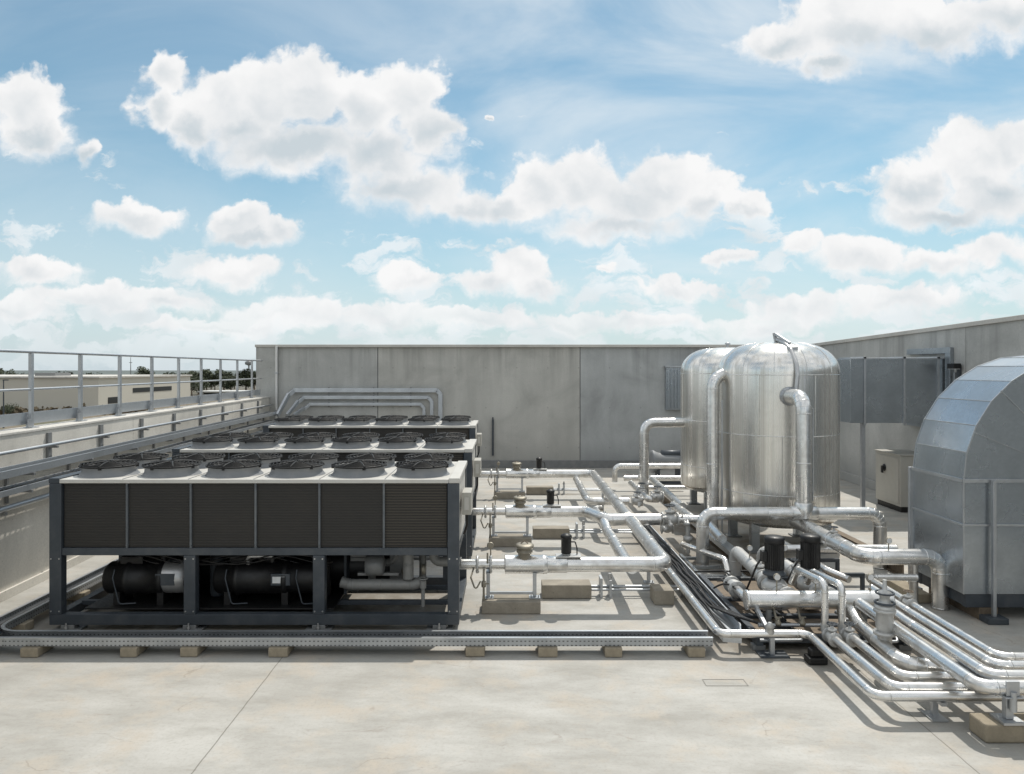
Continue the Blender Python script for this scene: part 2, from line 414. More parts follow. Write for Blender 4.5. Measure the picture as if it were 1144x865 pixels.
mb.add(vs, [(0,3,2,1),(4,5,6,7),(0,1,5,4),(1,2,6,5),(2,3,7,6),(3,0,4,7)]); mb.build('coping', M['coping'], sw, bevel=.01)
MB().box(12.05, 12.137, -12, 29.9, .002, .30).build('base_upstand', M['wall'], sw, bevel=.01)

# guard railing on the parapet
gr = thing('guard_railing', along(-.25, 20, 2.88), 'galvanised two rail guard railing standing on the left parapet', 'railing')
OFF = -.25
MB().sweep([along(OFF, 6, 4.32), along(OFF, 29.7, 4.32)], .03, 12).build('top_rail', M['galv'], gr)
MB().sweep([along(OFF, 6, 3.61), along(OFF, 29.7, 3.61)], .024, 12).build('mid_rail', M['galv'], gr)
mb = MB(); pbox(mb, OFF-.085, OFF-.06, 6, 29.7, 2.95, 3.17); mb.build('kick_board', M['tray'], gr)
for i in range(-4, 10):
    y = 14.09 + 1.78*i
    if y > 29.9: continue
    X, _, _ = along(OFF, y, 0)
    po = MB().box(X-.03, X+.03, y-.04, y+.04, 2.895, 4.29).build('post', M['galv'], gr, bevel=.004)
    MB().box(X-.09, X+.09, y-.11, y+.11, 2.882, 2.894).box(X-.035, X-.08, y-.035, y+.035, 2.9, 3.1).box(X+.034, X+.07, y-.16, y-.06, 2.895, 3.05).build('base_plate', M['galv'], po)

# conduit with brackets and the cable trays along the parapet
cd = thing('conduit_run', along(.1, 20, 2.4), 'thin galvanised conduit on short stand-off brackets high on the left parapet', 'conduit')
MB().sweep([along(.14, 6, 2.56), along(.14, 29.7, 2.56)], .032, 10).build('conduit', M['galv'], cd)
for i in range(-3, 8):
    y = 14.2 + 2.0*i; X = PXI(y)
    b = MB().box(X+.003, X+.05, y-.06, y+.06, 2.28, 2.78).box(X+.05, X+.20, y-.03, y+.03, 2.49, 2.53)
    b.build('bracket', M['grey'], cd, bevel=.004)

def tray_run(mb, y0, y1, o0, o1, z, h, step=.3):
    """ladder tray along the parapet"""
    pbox(mb, o0, o0+.02, y0, y1, z, z+h); pbox(mb, o1-.02, o1, y0, y1, z, z+h)
    y = y0+.1
    while y < y1:
        pbox(mb, o0+.02, o1-.02, y, y+.05, z+.01, z+.03); y += step
for z, o1, h, nm, lb in ((2.20, .50, .13, 'cable_tray', 'topmost pale cable tray in the rack along the left parapet'),
                          (1.90, .46, .10, 'cable_tray', 'middle cable tray in the rack along the left parapet below the topmost tray')):
    t = thing(nm, along(.3, 18, z), lb, 'cable tray', 'cable trays along the left parapet')
    mb = MB(); tray_run(mb, 6, 29.3, .16, o1, z, h); mb.build('tray', M['tray'], t, bevel=.003)
    mb = MB()
    for i in range(4):
        mb.sweep([along(.21+.06*i+.01*math.sin(y*1.3+i*2), y, z+.045+.012*(i % 2)) for y in [6+.8*k for k in range(30)]], .018, 6)
    mb.build('cable', M['rubber'], t)
    for i in range(-3, 8):
        y = 14.9+2*i; X = PXI(y)
        MB().box(X+.003, X+o1+.02, y-.025, y+.025, z-.045, z-.003).box(X+.003, X+.05, y-.024, y+.024, z-.24, z-.046).build('bracket', M['grey'], t)
t = thing('conduit_run', along(.3, 18, 1.6), 'thick pale conduit running low under the trays on the left parapet', 'conduit')
MB().pipe([along(.30, 6, 1.66), along(.30, 29.2, 1.66)], .05, n=12, seam=2.0, band=1.15).build('conduit', M['galv'], t)
for i in range(-3, 8):
    y = 14.4+2*i; X = PXI(y)
    MB().box(X+.003, X+.34, y-.025, y+.025, 1.55, 1.605).build('bracket', M['grey'], t)

# trays on the back wall: three nested loops
for k, (xl, xr, zt, w, lb) in enumerate(((-8.72, -2.70, 3.13, .17, 'outermost of three nested perforated trays looping across the back wall'),
                                   (-8.35, -3.05, 2.84, .14, 'middle of three nested perforated trays looping across the back wall'),
                                   (-8.10, -3.36, 2.57, .12, 'innermost of three nested perforated trays looping across the back wall'))):
    t = thing('wall_tray', (xl, 29.9, zt), lb, 'cable tray', 'nested trays on the back wall')
    yb = 29.84
    mb = MB()
    mb.box(xl+.12, xr-.12, yb, yb+.10, zt-w/2, zt+w/2)
    mb.bar((xl+.14, yb+.05, zt+.0), (xl-.02, yb-.15, zt-.18), .10, w)
    mb.bar((xl-.02, yb-.15, zt-.14), (xl-.24, yb-.9, 2.18), .10, w)
    mb.bar((xr-.14, yb+.05, zt), (xr, yb+.05, zt-.15), .10, w)
    mb.box(xr-w/2, xr+w/2, yb+.002, yb+.098, .6, zt-.13)
    mb.build('tray', M['tray'], t, bevel=.01)
    mb = MB()
    for x in (-7.2, -5.4, -3.9): mb.box(x-.03, x+.03, yb+.101, 29.998, zt-w/2-.05, zt+w/2+.03)
    mb.build('bracket', M['grey'], t)

# louvred box on the back wall
lv = thing('wall_louvre', (7.0, 29.8, 2.3), 'grey ribbed louvre box on the back wall beside the rear tank', 'louvre')
MB().box(6.35, 7.5, 29.72, 29.99, 2.35, 4.05).build('case', M['galvd'], lv, bevel=.01)
mb = MB()
for i in range(8): mb.box(6.40+.135*i, 6.47+.135*i, 29.66, 29.717, 2.42, 3.98)
mb.build('louvre', M['galvd'], lv, bevel=.01)
MB().box(6.30, 7.55, 29.64, 29.99, 4.053, 4.11).build('hood', M['galv'], lv)

# ------------------------------------------------------------------ chillers
def make_chiller():
    t = thing('chiller', (0,0,0), 'c', 'chiller', 'air cooled chillers side by side')
    W, D = 6.25, 2.16
    mb = MB()
    mb.box(0, W, 0, .14, .09, .25); mb.box(0, W, D-.14, D, .09, .25)
    for x in (.0, 2.05, 4.03, W-.14): mb.box(x, x+.14, .14, D-.14, .10, .24)
    mb.box(.14, W-.14, .62, .70, .20, .27); mb.box(.14, W-.14, 1.42, 1.50, .20, .27)
    mb.build('base_frame', M['frame'], t, bevel=.006)
    mb = MB()
    mb.box(.19, W-.18, .01, .10, 1.15, 1.26); mb.box(.19, W-.18, D-.10, D-.01, 1.15, 1.26)
    mb.box(.01, .10, .15, D-.15, 1.15, 1.26); mb.box(W-.10, W-.01, .15, D-.15, 1.15, 1.26)
    for x in (1.2, 2.14, 3.2, 4.11, 5.1): mb.box(x-.04, x+.04, .10, D-.10, 1.16, 1.24)
    mb.build('coil_beam', M['frame'], t, bevel=.005)
    for y0 in (0, D-.14):
        for x0, x1, z1 in ((0, .185, 2.25), (2.05, 2.23, 1.148), (4.02, 4.20, 1.148), (W-.175, W, 2.25)):
            lg = MB().box(x0, x1, y0-.004, y0+.144, .252, z1).build('leg', M['frame'], t, bevel=.008)
            mb = MB()
            for q in (.03, x1-x0-.03):
                for zz in (.30, 1.10): mb.cyl((x0+q, y0-.012, zz), (x0+q, y0-.003, zz), .012, 8)
            if y0 == 0: mb.build('bolt', M['silver'], lg)
    # coil cells
    xs = [.19, 1.175, 2.15, 3.14, 4.115, 5.10, 6.07]
    for a, b in zip(xs, xs[1:]):
        for y0, y1 in ((.05, .10), (D-.10, D-.05)):
            MB().box(a+.012, b-.012, y0, y1, 1.265, 2.235).build('coil_panel', M['coil_rib' if a > 5 else 'coil'], t)
    for x in xs[1:-1]:
        for y0, y1 in ((.015, .048), (D-.048, D-.015)):
            m = MB().box(x-.015, x+.015, y0, y1, 1.262, 2.25)
            if y0 < .1: m.cyl((x, .004, 2.2), (x, .014, 2.2), .012, 8); m.cyl((x, .004, 1.30), (x, .014, 1.30), .012, 8)
            m.build('mullion', M['frame2'], t)
    MB().box(.2, W-.2, .11, D-.11, 1.28, 2.23).build('core', M['black'], t)
    for x0, x1, xi in ((.02, .05, 0), (W-.05, W-.02, 1)):
        MB().box(x0, x1, .16, D-.16, 1.262, 2.24).build('end_panel', M['deck'], t)
    # deck
    MB().box(.16, W-.16, -.012, D+.012, 2.252, 2.312).build('top_deck', M['deck'], t, bevel=.008)
    for i in range(1, 6):
        MB().box(.115+i*1.0, .123+i*1.0, .0, D, 2.3125, 2.32).build('deck_seam', M['shroud'], t)
    MB().box(-.01, .157, -.005, D+.005, 2.252, 2.33).build('end_cap', M['frame'], t, bevel=.01)
    MB().box(W-.157, W+.01, -.005, D+.005, 2.252, 2.33).build('end_cap', M['deck'], t, bevel=.01)
    # twelve fans
    sh = MB().lathe((0,0,0), (0,0,1), [(.49,0),(.46,.03),(.44,.06),(.435,.125),(.45,.135),(.45,.145),(.415,.145),(.41,.09),(.41,.03)], 40, cap=False)
    gd = MB()
    for j, rr in enumerate((.13, .205, .275, .34, .40, .45)):
        gd.ring((0,0,.215-.035*(rr/.455)**2), (0,0,1), rr, .0075, 32, 5)
    gd.ring((0,0,.160), (0,0,1), .462, .016, 36, 5)
    gd.lathe((0,0,.02), (0,0,1), [(.001,0),(.408,.001)], 32, cap=False)  # black disc hiding the pale deck, stands in for the dark fan opening
    for k in range(8):
        q = 2*math.pi*k/8; c, s_ = math.cos(q), math.sin(q)
        gd.sweep([(c*r_, s_*r_, .220-.035*(r_/.455)**2) for r_ in (.05,.2,.33,.465)]+[(c*.47,s_*.47,.15)], .013, 5)
    gd.lathe((0,0,.180), (0,0,1), [(.001,.03),(.085,.026),(.09,0)], 16)
    for k in range(4):
        q = 2*math.pi*(k+.5)/4; gd.bar((.455*math.cos(q), .455*math.sin(q), .12), (.455*math.cos(q), .455*math.sin(q), .185), .05, .03)
    bl = MB()
    for k in range(5):
        q = 2*math.pi*k/5
        pts = []
        for r_, tw in ((.09, .5), (.25, .38), (.395, .28)):
            for s_ in (-1, 1):
                wd = (.06+.22*r_)
                an = q + s_*wd*.5/r_*.8
                pts.append((r_*math.cos(an), r_*math.sin(an), .095 + s_*wd*.4*math.sin(tw)))
        bl.add(pts, [(0,1,3,2),(2,3,5,4)], True)
    bl.lathe((0,0,.04), (0,0,1), [(.10,0),(.10,.09),(.08,.12),(.001,.125)], 16)
    me_s = me_g = me_b = None
    for j, y in enumerate((.56, 1.60)):
        for i in range(6):
            x = .62+1.0*i; ang = (i*37+j*71) % 90
            if me_s is None:
                s1 = sh.build('fan_shroud', M['shroud'], t, origin=None); s1.data.name = 'fan_shroud'; me_s = s1.data
                g1 = gd.build('fan_guard', M['guard'], s1); me_g = g1.data
                b1 = bl.build('fan_blade', M['black'], s1); me_b = b1.data
            else:
                s1 = bpy.data.objects.new('fan_shroud', me_s); col.objects.link(s1); s1.parent = t
                g1 = bpy.data.objects.new('fan_guard', me_g); col.objects.link(g1); g1.parent = s1
                b1 = bpy.data.objects.new('fan_blade', me_b); col.objects.link(b1); b1.parent = s1
            s1.location = (x, y, 2.313); s1.scale = (.91,.91,.95); g1.rotation_euler.z = R(ang); b1.rotation_euler.z = R(ang*1.7)
    MB().box(.45, 4.30, .16, 2.0, .275, .30).box(.60, 4.28, 1.86, 1.90, .301, 1.15).build('shade_sheet', M['black'], t)  # black floor and back sheets added to stand in for shade under the coils
    # compressors and vessel under the coils
    for x0, x1, silver in ((.62, 2.0, True), (2.35, 3.95, False)):
        c = MB().lathe((x0, .50, .68), (1,0,0), [(.12,0),(.22,.03),(.25,.07),(.25,.35),(.27,.36),(.27,.42),(.25,.43),(.25,x1-x0-.5),(.28,x1-x0-.49),(.28,x1-x0-.42),(.24,x1-x0-.41),(.24,x1-x0)], 28)
        c.box(x0+.25, x0+.6, .42, .58, .90, 1.02); c.cyl((x0+.9,.5,.9),(x0+.9,.5,1.12),.05,12); c.box(x0+.2, x0+.3, .3,.7,.275,.5); c.box(x1-.5, x1-.4, .3,.7,.275,.5)
        co = c.build('compressor', M['black'], t)
        if silver:
            MB().lathe((1.52,.50,.70),(1,0,0),[(.16,0),(.255,.02),(.26,.06),(.26,.40),(.2,.43),(.12,.44)],28).build('end_bell', M['silver'], co)
        else:
            MB().box(3.33, 3.52, .232, .247, .66, .76).build('nameplate', M['plate'], co)
            MB().pipe([(2.9,.40,.92),(2.9,.35,1.05),(3.3,.35,1.05)], .03, n=10, seam=0).build('gas_line', M['silver'], co)
    MB().lathe((.5,1.35,.66),(1,0,0),[(.15,0),(.30,.05),(.33,.12),(.33,4.6),(.30,4.7),(.15,4.75)],28).build('evaporator', M['black'], t)
    e = MB().pipe([(4.35,.45,.62),(4.5,.45,.58),(5.5,.45,.58),(5.62,.45,.62)], .085, n=16, seam=.5).build('water_pipe', M['belly'], t)
    MB().pipe([(5.42,.42,1.15),(5.42,.42,.68)], .085, n=16, seam=.3).build('water_pipe', M['belly'], t)
    MB().pipe([(5.80,.6,1.14),(5.80,.6,.90),(6.25,.6,.90)], .075, n=16, seam=.4).build('water_pipe', M['belly'], t)
    MB().lathe((4.72,.55,.86),(1,0,0),[(.1,0),(.16,.02),(.16,.28),(.1,.3)],20).box(4.60,5.25,.52,.60,.70,.74).build('filter_drier', M['grey'], t)
    mb = MB()
    for i in range(6): mb.box(4.42, 4.66, .9, .93, .86+i*.045, .885+i*.045)
    mb.box(4.40,4.68,.935,.96,.82,1.14); mb.build('cable_terminal', M['grey'], t)
    MB().box(5.05,5.3,.9,1.25,.45,1.12).build('junction_box', M['grey'], t, bevel=.01)
    MB().cyl((5.66,.36,.26),(5.66,.36,.62),.03,10).lathe((5.66,.36,.55),(0,0,1),[(.05,0),(.05,.12)],12).ring((5.66,.36,.70),(0,0,1),.07,.012,16,6).build('drain_valve', M['belly'], t)
    for x in (.95, 2.75):
        MB().pipe([(x,.62,.90),(x,.62,1.06),(x+.35,1.0,1.08),(x+.35,1.35,.98)], .06, bend=.12, n=12, seam=.4).build('gas_line', M['grey'], t)
        MB().box(x+.55,x+.85,.24,.30,.62,.80).build('terminal_box', M['frame'], t, bevel=.006)
    MB().lathe((2.28,.75,.30),(0,0,1),[(.001,0),(.10,.02),(.12,.06),(.12,.66),(.10,.72),(.03,.75)],18).build('oil_separator', M['frame'], t)
    MB().lathe((4.02,.70,.30),(0,0,1),[(.001,0),(.09,.02),(.11,.06),(.11,.60),(.09,.66),(.03,.70)],18).build('oil_separator', M['black'], t)
    mb = MB()
    for k in range(5):
        mb.sweep([(1.05+.28*q+.02*k, .30+.05*k+.03*math.sin(q*1.3+k), 1.02+.09*math.sin(q*.8+k*.9)-.02*k) for q in range(12)], .012, 6)
    mb.build('wiring', M['rubber'], t)
    for k, x in enumerate((.85,2.6,3.7)):
        MB().pipe([(x,.28,.86),(x,.22,.74),(x+.10,.22,.34),(x+.32,.30,.33)], .011, bend=.06, n=8, seam=0).build('capillary', M['frame'], t)
    MB().box(1.35,1.75,.96,1.0,.90,1.12).box(2.9,3.3,.96,1.0,.86,1.10).build('starter_panel', M['frame2'], t, bevel=.006)
    MB().pipe([(4.75,.95,.35),(4.75,.95,.80),(5.15,.95,.80),(5.15,.95,1.14)], .065, bend=.13, n=14, seam=.4).build('water_pipe', M['belly'], t)
    MB().pipe([(5.55,1.3,.45),(5.55,1.3,1.0),(5.9,1.0,1.0)], .06, bend=.13, n=14, seam=.4).build('water_pipe', M['belly'], t)
    MB().lathe((5.35,.75,.70),(0,1,0),[(.05,0),(.09,.01),(.09,.05),(.06,.07),(.06,.14),(.09,.16),(.09,.20)],14).build('valve_body', M['dull'], t)
    MB().lathe((5.62,.52,.80),(1,0,0),[(.05,0),(.08,.01),(.08,.05),(.05,.06)],14).build('valve_body', M['dull'], t)
    MB().box(4.32,4.36,.80,1.5,.32,1.1).build('bracket', M['frame'], t); MB().box(5.9,5.98,1.2,1.7,.45,1.1).build('junction_box', M['frame'], t)
    # right end fittings
    cb = MB().box(W+.012, W+.16, .55, 1.05, 1.66, 2.02).build('control_box', M['beige'], t, bevel=.01)
    MB().box(W+.05, W+.12, .535, .548, 1.74, 1.94).build('box_door', M['deck'], cb)
    MB().pipe([(W+.08,.8,1.66),(W+.08,.8,1.45),(W+.03,.8,1.3)], .02, n=8, seam=0).build('cable_loop', M['rubber'], cb)
    for x in (.28, 2.14, 4.11, 5.95):
        for y in (.07, D-.07):
            f = MB().box(x-.20, x+.20, y-.13, y+.13, .004, .03).box(x-.10, x+.10, y-.08, y+.08, .031, .088).build('foot', M['grey'], t, bevel=.004)
            MB().cyl((x, y-.11, .031),(x, y-.11, .13), .012, 8).cyl((x, y-.11, .05),(x, y-.11, .075), .024, 6).build('bolt', M['silver'], f)
    return t
ch = make_chiller()
for i, (x, y, lb) in enumerate(((-6.99, 11.33, 'nearest dark framed chiller with six coil panels and black compressors in front'),
                                (-6.99, 15.48, 'middle chiller in the row behind the nearest chiller with white fan deck'),
                                (-7.20, 21.87, 'farthest chiller in the row close to the back wall with white fan deck'))):
    o = ch if i == 0 else copy_tree(ch)
    o.location = (x, y, 0); o['label'] = lb
    for f in kids(o):
        if f.name.startswith('fan_shroud'):
            for q in kids(f): q.rotation_euler.z = rnd.uniform(0, 6.28)

# ------------------------------------------------------------------ fittings
def flange(mb, c, axis, r, th=.03, bolts=8):
    a = Vector(axis).normalized(); c = Vector(c)
    mb.lathe(c-a*th, a, [(r*.6,0),(r,.001),(r,th*.9),(r,th*1.1),(r,th*2-.001),(r*.6,th*2)], 20)
    t = Vector((0,0,1)) if abs(a.z) < .9 else Vector((1,0,0)); u = a.cross(t).normalized(); w = a.cross(u)
    for k in range(bolts):
        q = 2*math.pi*k/bolts; b = c + (u*math.cos(q)+w*math.sin(q))*r*.84
        mb.cyl(b-a*th*1.5, b+a*th*1.5, r*.09, 6)
def valve(parent, c, axis, r, wheel=True, hgt=3.2, up=(0,0,1), mat='cast'):
    c = Vector(c); a = Vector(axis).normalized(); u = Vector(up)
    mb = MB(); flange(mb, c-a*r*1.7, a, r*1.7, r*.14); flange(mb, c+a*r*1.7, a, r*1.7, r*.14)
    mb.lathe(c-a*r*1.6, a, [(r,0),(r*1.1,r*.4),(r*1.45,r*1.2),(r*1.45,r*2.0),(r*1.1,r*2.8),(r,r*3.2)], 18)
    mb.lathe(c, u, [(r*.9,0),(r*.8,r*1.6),(r*1.15,r*1.65),(r*1.15,r*2.0),(r*.5,r*2.1),(r*.35,r*hgt*.85)], 16)
    v = mb.build('valve', M[mat], parent)
    if wheel:
        w = MB(); hc = c+u*r*hgt
        w.ring(hc, u, r*1.15, r*.13, 20, 6)
        t = Vector((1,0,0)) if abs(u.x) < .9 else Vector((0,1,0)); p1 = u.cross(t).normalized(); p2 = u.cross(p1)
        for q in range(3):
            d = (p1*math.cos(q*math.pi/3)+p2*math.sin(q*math.pi/3))*r*1.15; w.sweep([hc-d, hc+d], r*.09, 6)
        w.cyl(c+u*r*2, hc+u*r*.3, r*.13, 8)
        w.build('handwheel', M['rust'] if rnd.random() < .3 else M['frame'], v)
    return v

def stand(name, x, y, z, r, label, h0=0, two=None, mat='galv', cat='pipe stand', group=None):
    """post with base plate and saddle under a pipe centre z; two=(x1) gives a double post"""
    t = thing(name, (x, y, h0), label, cat, group)
    for xx in ([x] if two is None else [x, two]):
        MB().box(xx-.03, xx+.03, y-.03, y+.03, h0+.022, z-r-.02).build('post', M[mat], t, bevel=.004)
        MB().box(xx-.09, xx+.09, y-.09, y+.09, h0+.003, h0+.02).cyl((xx-.06,y-.06,h0+.02),(xx-.06,y-.06,h0+.06),.012,6).cyl((xx+.06,y-.06,h0+.02),(xx+.06,y-.06,h0+.06),.012,6).build('base_plate', M[mat], t)
        MB().box(xx-.035, xx+.035, y-r*1.05, y+r*1.05, z-r-.018, z-r-.004).build('saddle', M[mat], t)
    if two is not None:
        MB().box(x+.031, two-.031, y-.02, y+.02, h0+.06, h0+.10).build('cross_bar', M[mat], t)
    return t

# ------------------------------------------------------------------ header rows from the chillers
ROWS = ((12.35, 'front'), (16.9, 'middle'), (23.0, 'rear'))
ZP = .75
paths = [[(-.73,12.35,ZP),(2.64,12.35,ZP),(2.64,15.86,ZP)],
         [(-.73,16.9,ZP),(1.78,16.9,ZP),(2.10,16.02,ZP),(3.3,16.02,ZP)],
         [(-.73,23,ZP),(2.64,23,ZP),(2.64,16.2,ZP)]]
plabel = ['front silver clad water pipe from the nearest chiller turning back at a thick elbow',
          'middle silver clad water pipe from the second chiller jogging toward the pump valves',
          'rear silver clad water pipe from the farthest chiller turning toward the viewer']
for k, ((Y, nm), P) in enumerate(zip(ROWS, paths)):
    t = thing('header_pipe', (0, Y, 0), plabel[k], 'pipe', 'silver header pipes beside the chillers')
    main = [P[0]] + P[1:]
    MB().pipe([(.95,Y,ZP)]+P[1:], .125, bend=.2, n=22, seam=1.05, k=4).build('pipe', M['alu'], t)
    MB().pipe([(-.95,Y,ZP),(-.05,Y,ZP)], .085, n=20, seam=0).build('stub_pipe', M['alu'], t)
    MB().lathe((-.05,Y,ZP),(1,0,0),[(.085,0),(.155,.01),(.155,.02),(.152,.03),(.152,.62),(.158,.63),(.158,.66),(.152,.67),(.152,.70),(.125,.72)],24).build('insulation_sleeve', M['alu'], t)
    MB().lathe((.64,Y,ZP),(1,0,0),[(.12,0),(.138,.02),(.138,.34),(.12,.36)],22).build('insulation_sleeve', M['alu'], t)
    for xx in (-.50, -.28):
        f = MB(); flange(f, (xx,Y,ZP), (1,0,0), .15, .018); f.build('flange', M['cast'], t)
    # strainer bowl leaning on the sleeve
    s = MB().lathe((.28,Y-.02,ZP+.10),(.02,-.10,1),[(.10,0),(.11,.10),(.135,.115),(.135,.145),(.11,.15),(.12,.19),(.15,.20),(.15,.235),(.11,.25),(.001,.255)],20).build('strainer', M['dull'], t)
    MB().sweep([(.22,Y-.05,ZP+.36),(.28,Y-.05,ZP+.40),(.34,Y-.05,ZP+.36)],.01,6).build('handle', M['rust'], s)
    # drain and gauge bits near the chiller end
    d = MB()
    d.pipe([(-.39,Y-.10,ZP-.05),(-.39,Y-.18,ZP-.16),(-.39,Y-.18,.06)], .018, n=8, seam=0)
    d.lathe((-.39,Y-.18,.42),(0,0,1),[(.03,0),(.04,.01),(.04,.09),(.03,.10)],10); d.box(-.39,-.30,Y-.195,Y-.165,.47,.485)
    d.pipe([(-.28,Y,ZP+.14),(-.28,Y,ZP+.26)], .012, n=6, seam=0); d.lathe((-.28,Y-.02,ZP+.31),(0,1,0),[(.05,0),(.055,.005),(.055,.04)],16)
    d.pipe([(-.56,Y-.06,ZP-.05),(-.60,Y-.22,ZP-.16),(-.52,Y-.26,ZP-.36),(-.44,Y-.22,ZP-.22)], .014, n=6, seam=0)
    d.cyl((-.33,Y-.13,ZP+.05),(-.33,Y-.13,ZP+.22),.016,6)
    d.build('drain_valve', M['dull'], t)
    # motor actuator behind the pipe
    a = thing('valve_actuator', (.93, Y+.1, ZP+.13), ['black cylindrical actuator on the front silver pipe', 'black cylindrical actuator on the middle silver pipe', 'black cylindrical actuator on the rear silver pipe'][k], 'actuator', 'black valve actuators')
    MB().lathe((.98,Y+.05,ZP+.17),(0,0,1),[(.08,0),(.085,.01),(.085,.25),(.095,.255),(.095,.29),(.08,.31),(.03,.33)],20).build('motor', M['black'], a)
    MB().box(.80,1.22,Y-.09,Y+.13,ZP+.127,ZP+.150).box(.93,1.03,Y+0,Y+.1,ZP+.151,ZP+.168).build('mounting_plate', M['cast'], a, bevel=.004)
    MB().pipe([(1.05,Y+.05,ZP+.36),(1.13,Y+.05,ZP+.36),(1.16,Y+.05,ZP+.25),(1.16,Y+.05,ZP+.155)],.012,n=6,seam=0).build('lead', M['rubber'], a)
    # frame support on a concrete block
    bk = MB().box(-.42, .54, Y-.26, Y+.22, .004, .20).build('concrete_block', M['cblock'], bevel=.015)
    tag(bk, ['rough concrete block under the double stand of the front silver pipe', 'rough concrete block under the double stand of the middle silver pipe', 'rough concrete block under the double stand of the rear silver pipe'][k], 'concrete block', 'concrete blocks under the silver pipes')
    stand('pipe_stand', -.32, Y-.02, ZP, .11, ['double post stand on the block below the front silver pipe', 'double post stand on the block below the middle silver pipe', 'double post stand on the block below the rear silver pipe'][k], .20, two=.45, cat='pipe stand', group='double pipe stands')
    b2 = MB().box(.60, 1.46, Y+.55, Y+.92, .004, .24).build('concrete_block', M['cblock'], bevel=.015)
    tag(b2, ['loose concrete block on the floor just behind the front silver pipe', 'loose concrete block on the floor just behind the middle silver pipe', 'loose concrete block on the floor just behind the rear silver pipe'][k], 'concrete block', 'concrete blocks behind the silver pipes')
    # thin drain lines on the floor behind the row
    q = thing('drain_line', (2.0, Y+.75, 0), ['pair of thin floor pipes running right from the block behind the front silver pipe', 'pair of thin floor pipes running right from the block behind the middle silver pipe', 'pair of thin floor pipes running right from the block behind the rear silver pipe'][k], 'pipe', 'thin drain lines on the floor')
    MB().pipe([(1.47,Y+.65,.13),(3.0,Y+.65,.13)],.022,n=8,seam=0).pipe([(1.47,Y+.78,.15),(3.0,Y+.78,.15)],.03,n=8,seam=0).build('pipe', M['galv'], q)
    MB().box(1.62,1.66,Y+.60,Y+.84,.003,.34).box(1.78,1.82,Y+.60,Y+.84,.003,.30).build('clip', M['galv'], q)
    MB().lathe((1.80,Y+.72,.28),(0,0,1),[(.03,0),(.04,.05),(.02,.09),(.03,.12)],10).build('tap', M['cast'], q)

def run(name, pts, r, label, cat='pipe', mat='alu', group=None, bend=None, seam=.9, part='pipe', n=18):
    P = [Vector(p) for p in pts]
    t = thing(name, (P[0].x, P[0].y, 0), label, cat, group)
    MB().pipe(pts, r, bend=bend, n=n, seam=seam).build(part, M[mat], t)
    return t
# branches between the rows
run('branch_pipe', [(2.08,12.4,.68),(2.08,12.9,.62),(2.08,15.4,.62),(2.08,16.0,.70)], .105, 'silver branch pipe linking the front and middle rows just left of the thick elbow')
t = run('branch_pipe', [(2.12,22.9,.6),(2.12,19.6,.5),(3.2,19.6,.5)], .10, 'silver branch pipe from the rear row bending right to the far valve cluster')
for q in range(2): valve(t, (3.42, 19.6, .5+.0), (1,0,0), .075) if q == 0 else None
run('loop_pipe', [(2.35,18.8,.45),(2.2,18.6,.48),(2.2,17.4,.48),(2.35,17.2,.45),(3.1,17.2,.45)], .085, 'short curved silver loop on the floor between the middle and rear rows')
stand('pipe_stand', 2.64, 13.9, ZP, .12, 'single post stand under the receding leg of the front silver pipe')
stand('pipe_stand', 2.64, 20.6, ZP, .12, 'single post stand under the long receding leg of the rear silver pipe')
tag(MB().box(2.48,2.82,12.55,12.95,.004,.25).build('concrete_block', M['cblock'], bevel=.015), 'small concrete block on the floor beneath the thick elbow', 'concrete block')

# valve group where the middle row meets the pump lines
t = thing('valve_header', (3.7,16.0,0), 'knobbly silver valve cluster at the right end of the middle pipe', 'valve')
valve(t, (3.50,16.02,ZP), (1,0,0), .095)
MB().pipe([(3.66,16.02,ZP),(4.0,16.02,ZP),(4.0,17.9,ZP-.05)], .10, n=18).build('pipe', M['alu'], t)
MB().pipe([(3.9,16.02,ZP),(4.25,16.02,ZP),(4.25,14.7,.62)], .09, n=18).build('pipe', M['alu'], t)
valve(t, (3.50,16.30,ZP-.25), (1,0,0), .07)
MB().cyl((3.86,15.9,.05),(3.86,15.9,.65),.05,12).lathe((3.86,15.9,.30),(0,0,1),[(.06,0),(.10,.02),(.10,.10),(.06,.12)],12).build('drain_leg', M['cast'], t)
for i in range(7):
    mb = MB(); a = rnd.uniform(3.3,3.9); b = rnd.uniform(15.7,16.3); z = rnd.uniform(.45,.95)
    mb.lathe((a,b,z),(rnd.uniform(-1,1),rnd.uniform(-1,1),rnd.uniform(-.4,1)),[(.03,0),(.05,.01),(.05,.06),(.03,.07),(.025,.14)],10)
    mb.build('fitting', M['cast'], t)
t = thing('valve_header', (3.7,19.5,0), 'knobbly silver valve cluster in front of the rear tank pipe', 'valve')
valve(t, (3.72,20.6,.55), (0,1,0), .085); valve(t, (3.95,19.6,.62), (1,0,0), .085)
MB().pipe([(3.72,22.4,.55),(3.72,19.6,.55),(3.98,19.6,.55)], .085, n=16).build('pipe', M['alu'], t)
MB().pipe([(4.05,22.6,.72),(4.28,22.0,.72),(4.28,18.2,.62)], .10, n=16).build('pipe', M['alu'], t)
for i in range(9):
    mb = MB(); a = rnd.uniform(3.4,4.1); b = rnd.uniform(19.0,20.6); z = rnd.uniform(.4,1.0)
    mb.lathe((a,b,z),(rnd.uniform(-1,1),rnd.uniform(-1,1),rnd.uniform(-.4,1)),[(.04,0),(.06,.01),(.06,.07),(.04,.08),(.03,.16)],10)
    mb.build('fitting', M['cast'], t)
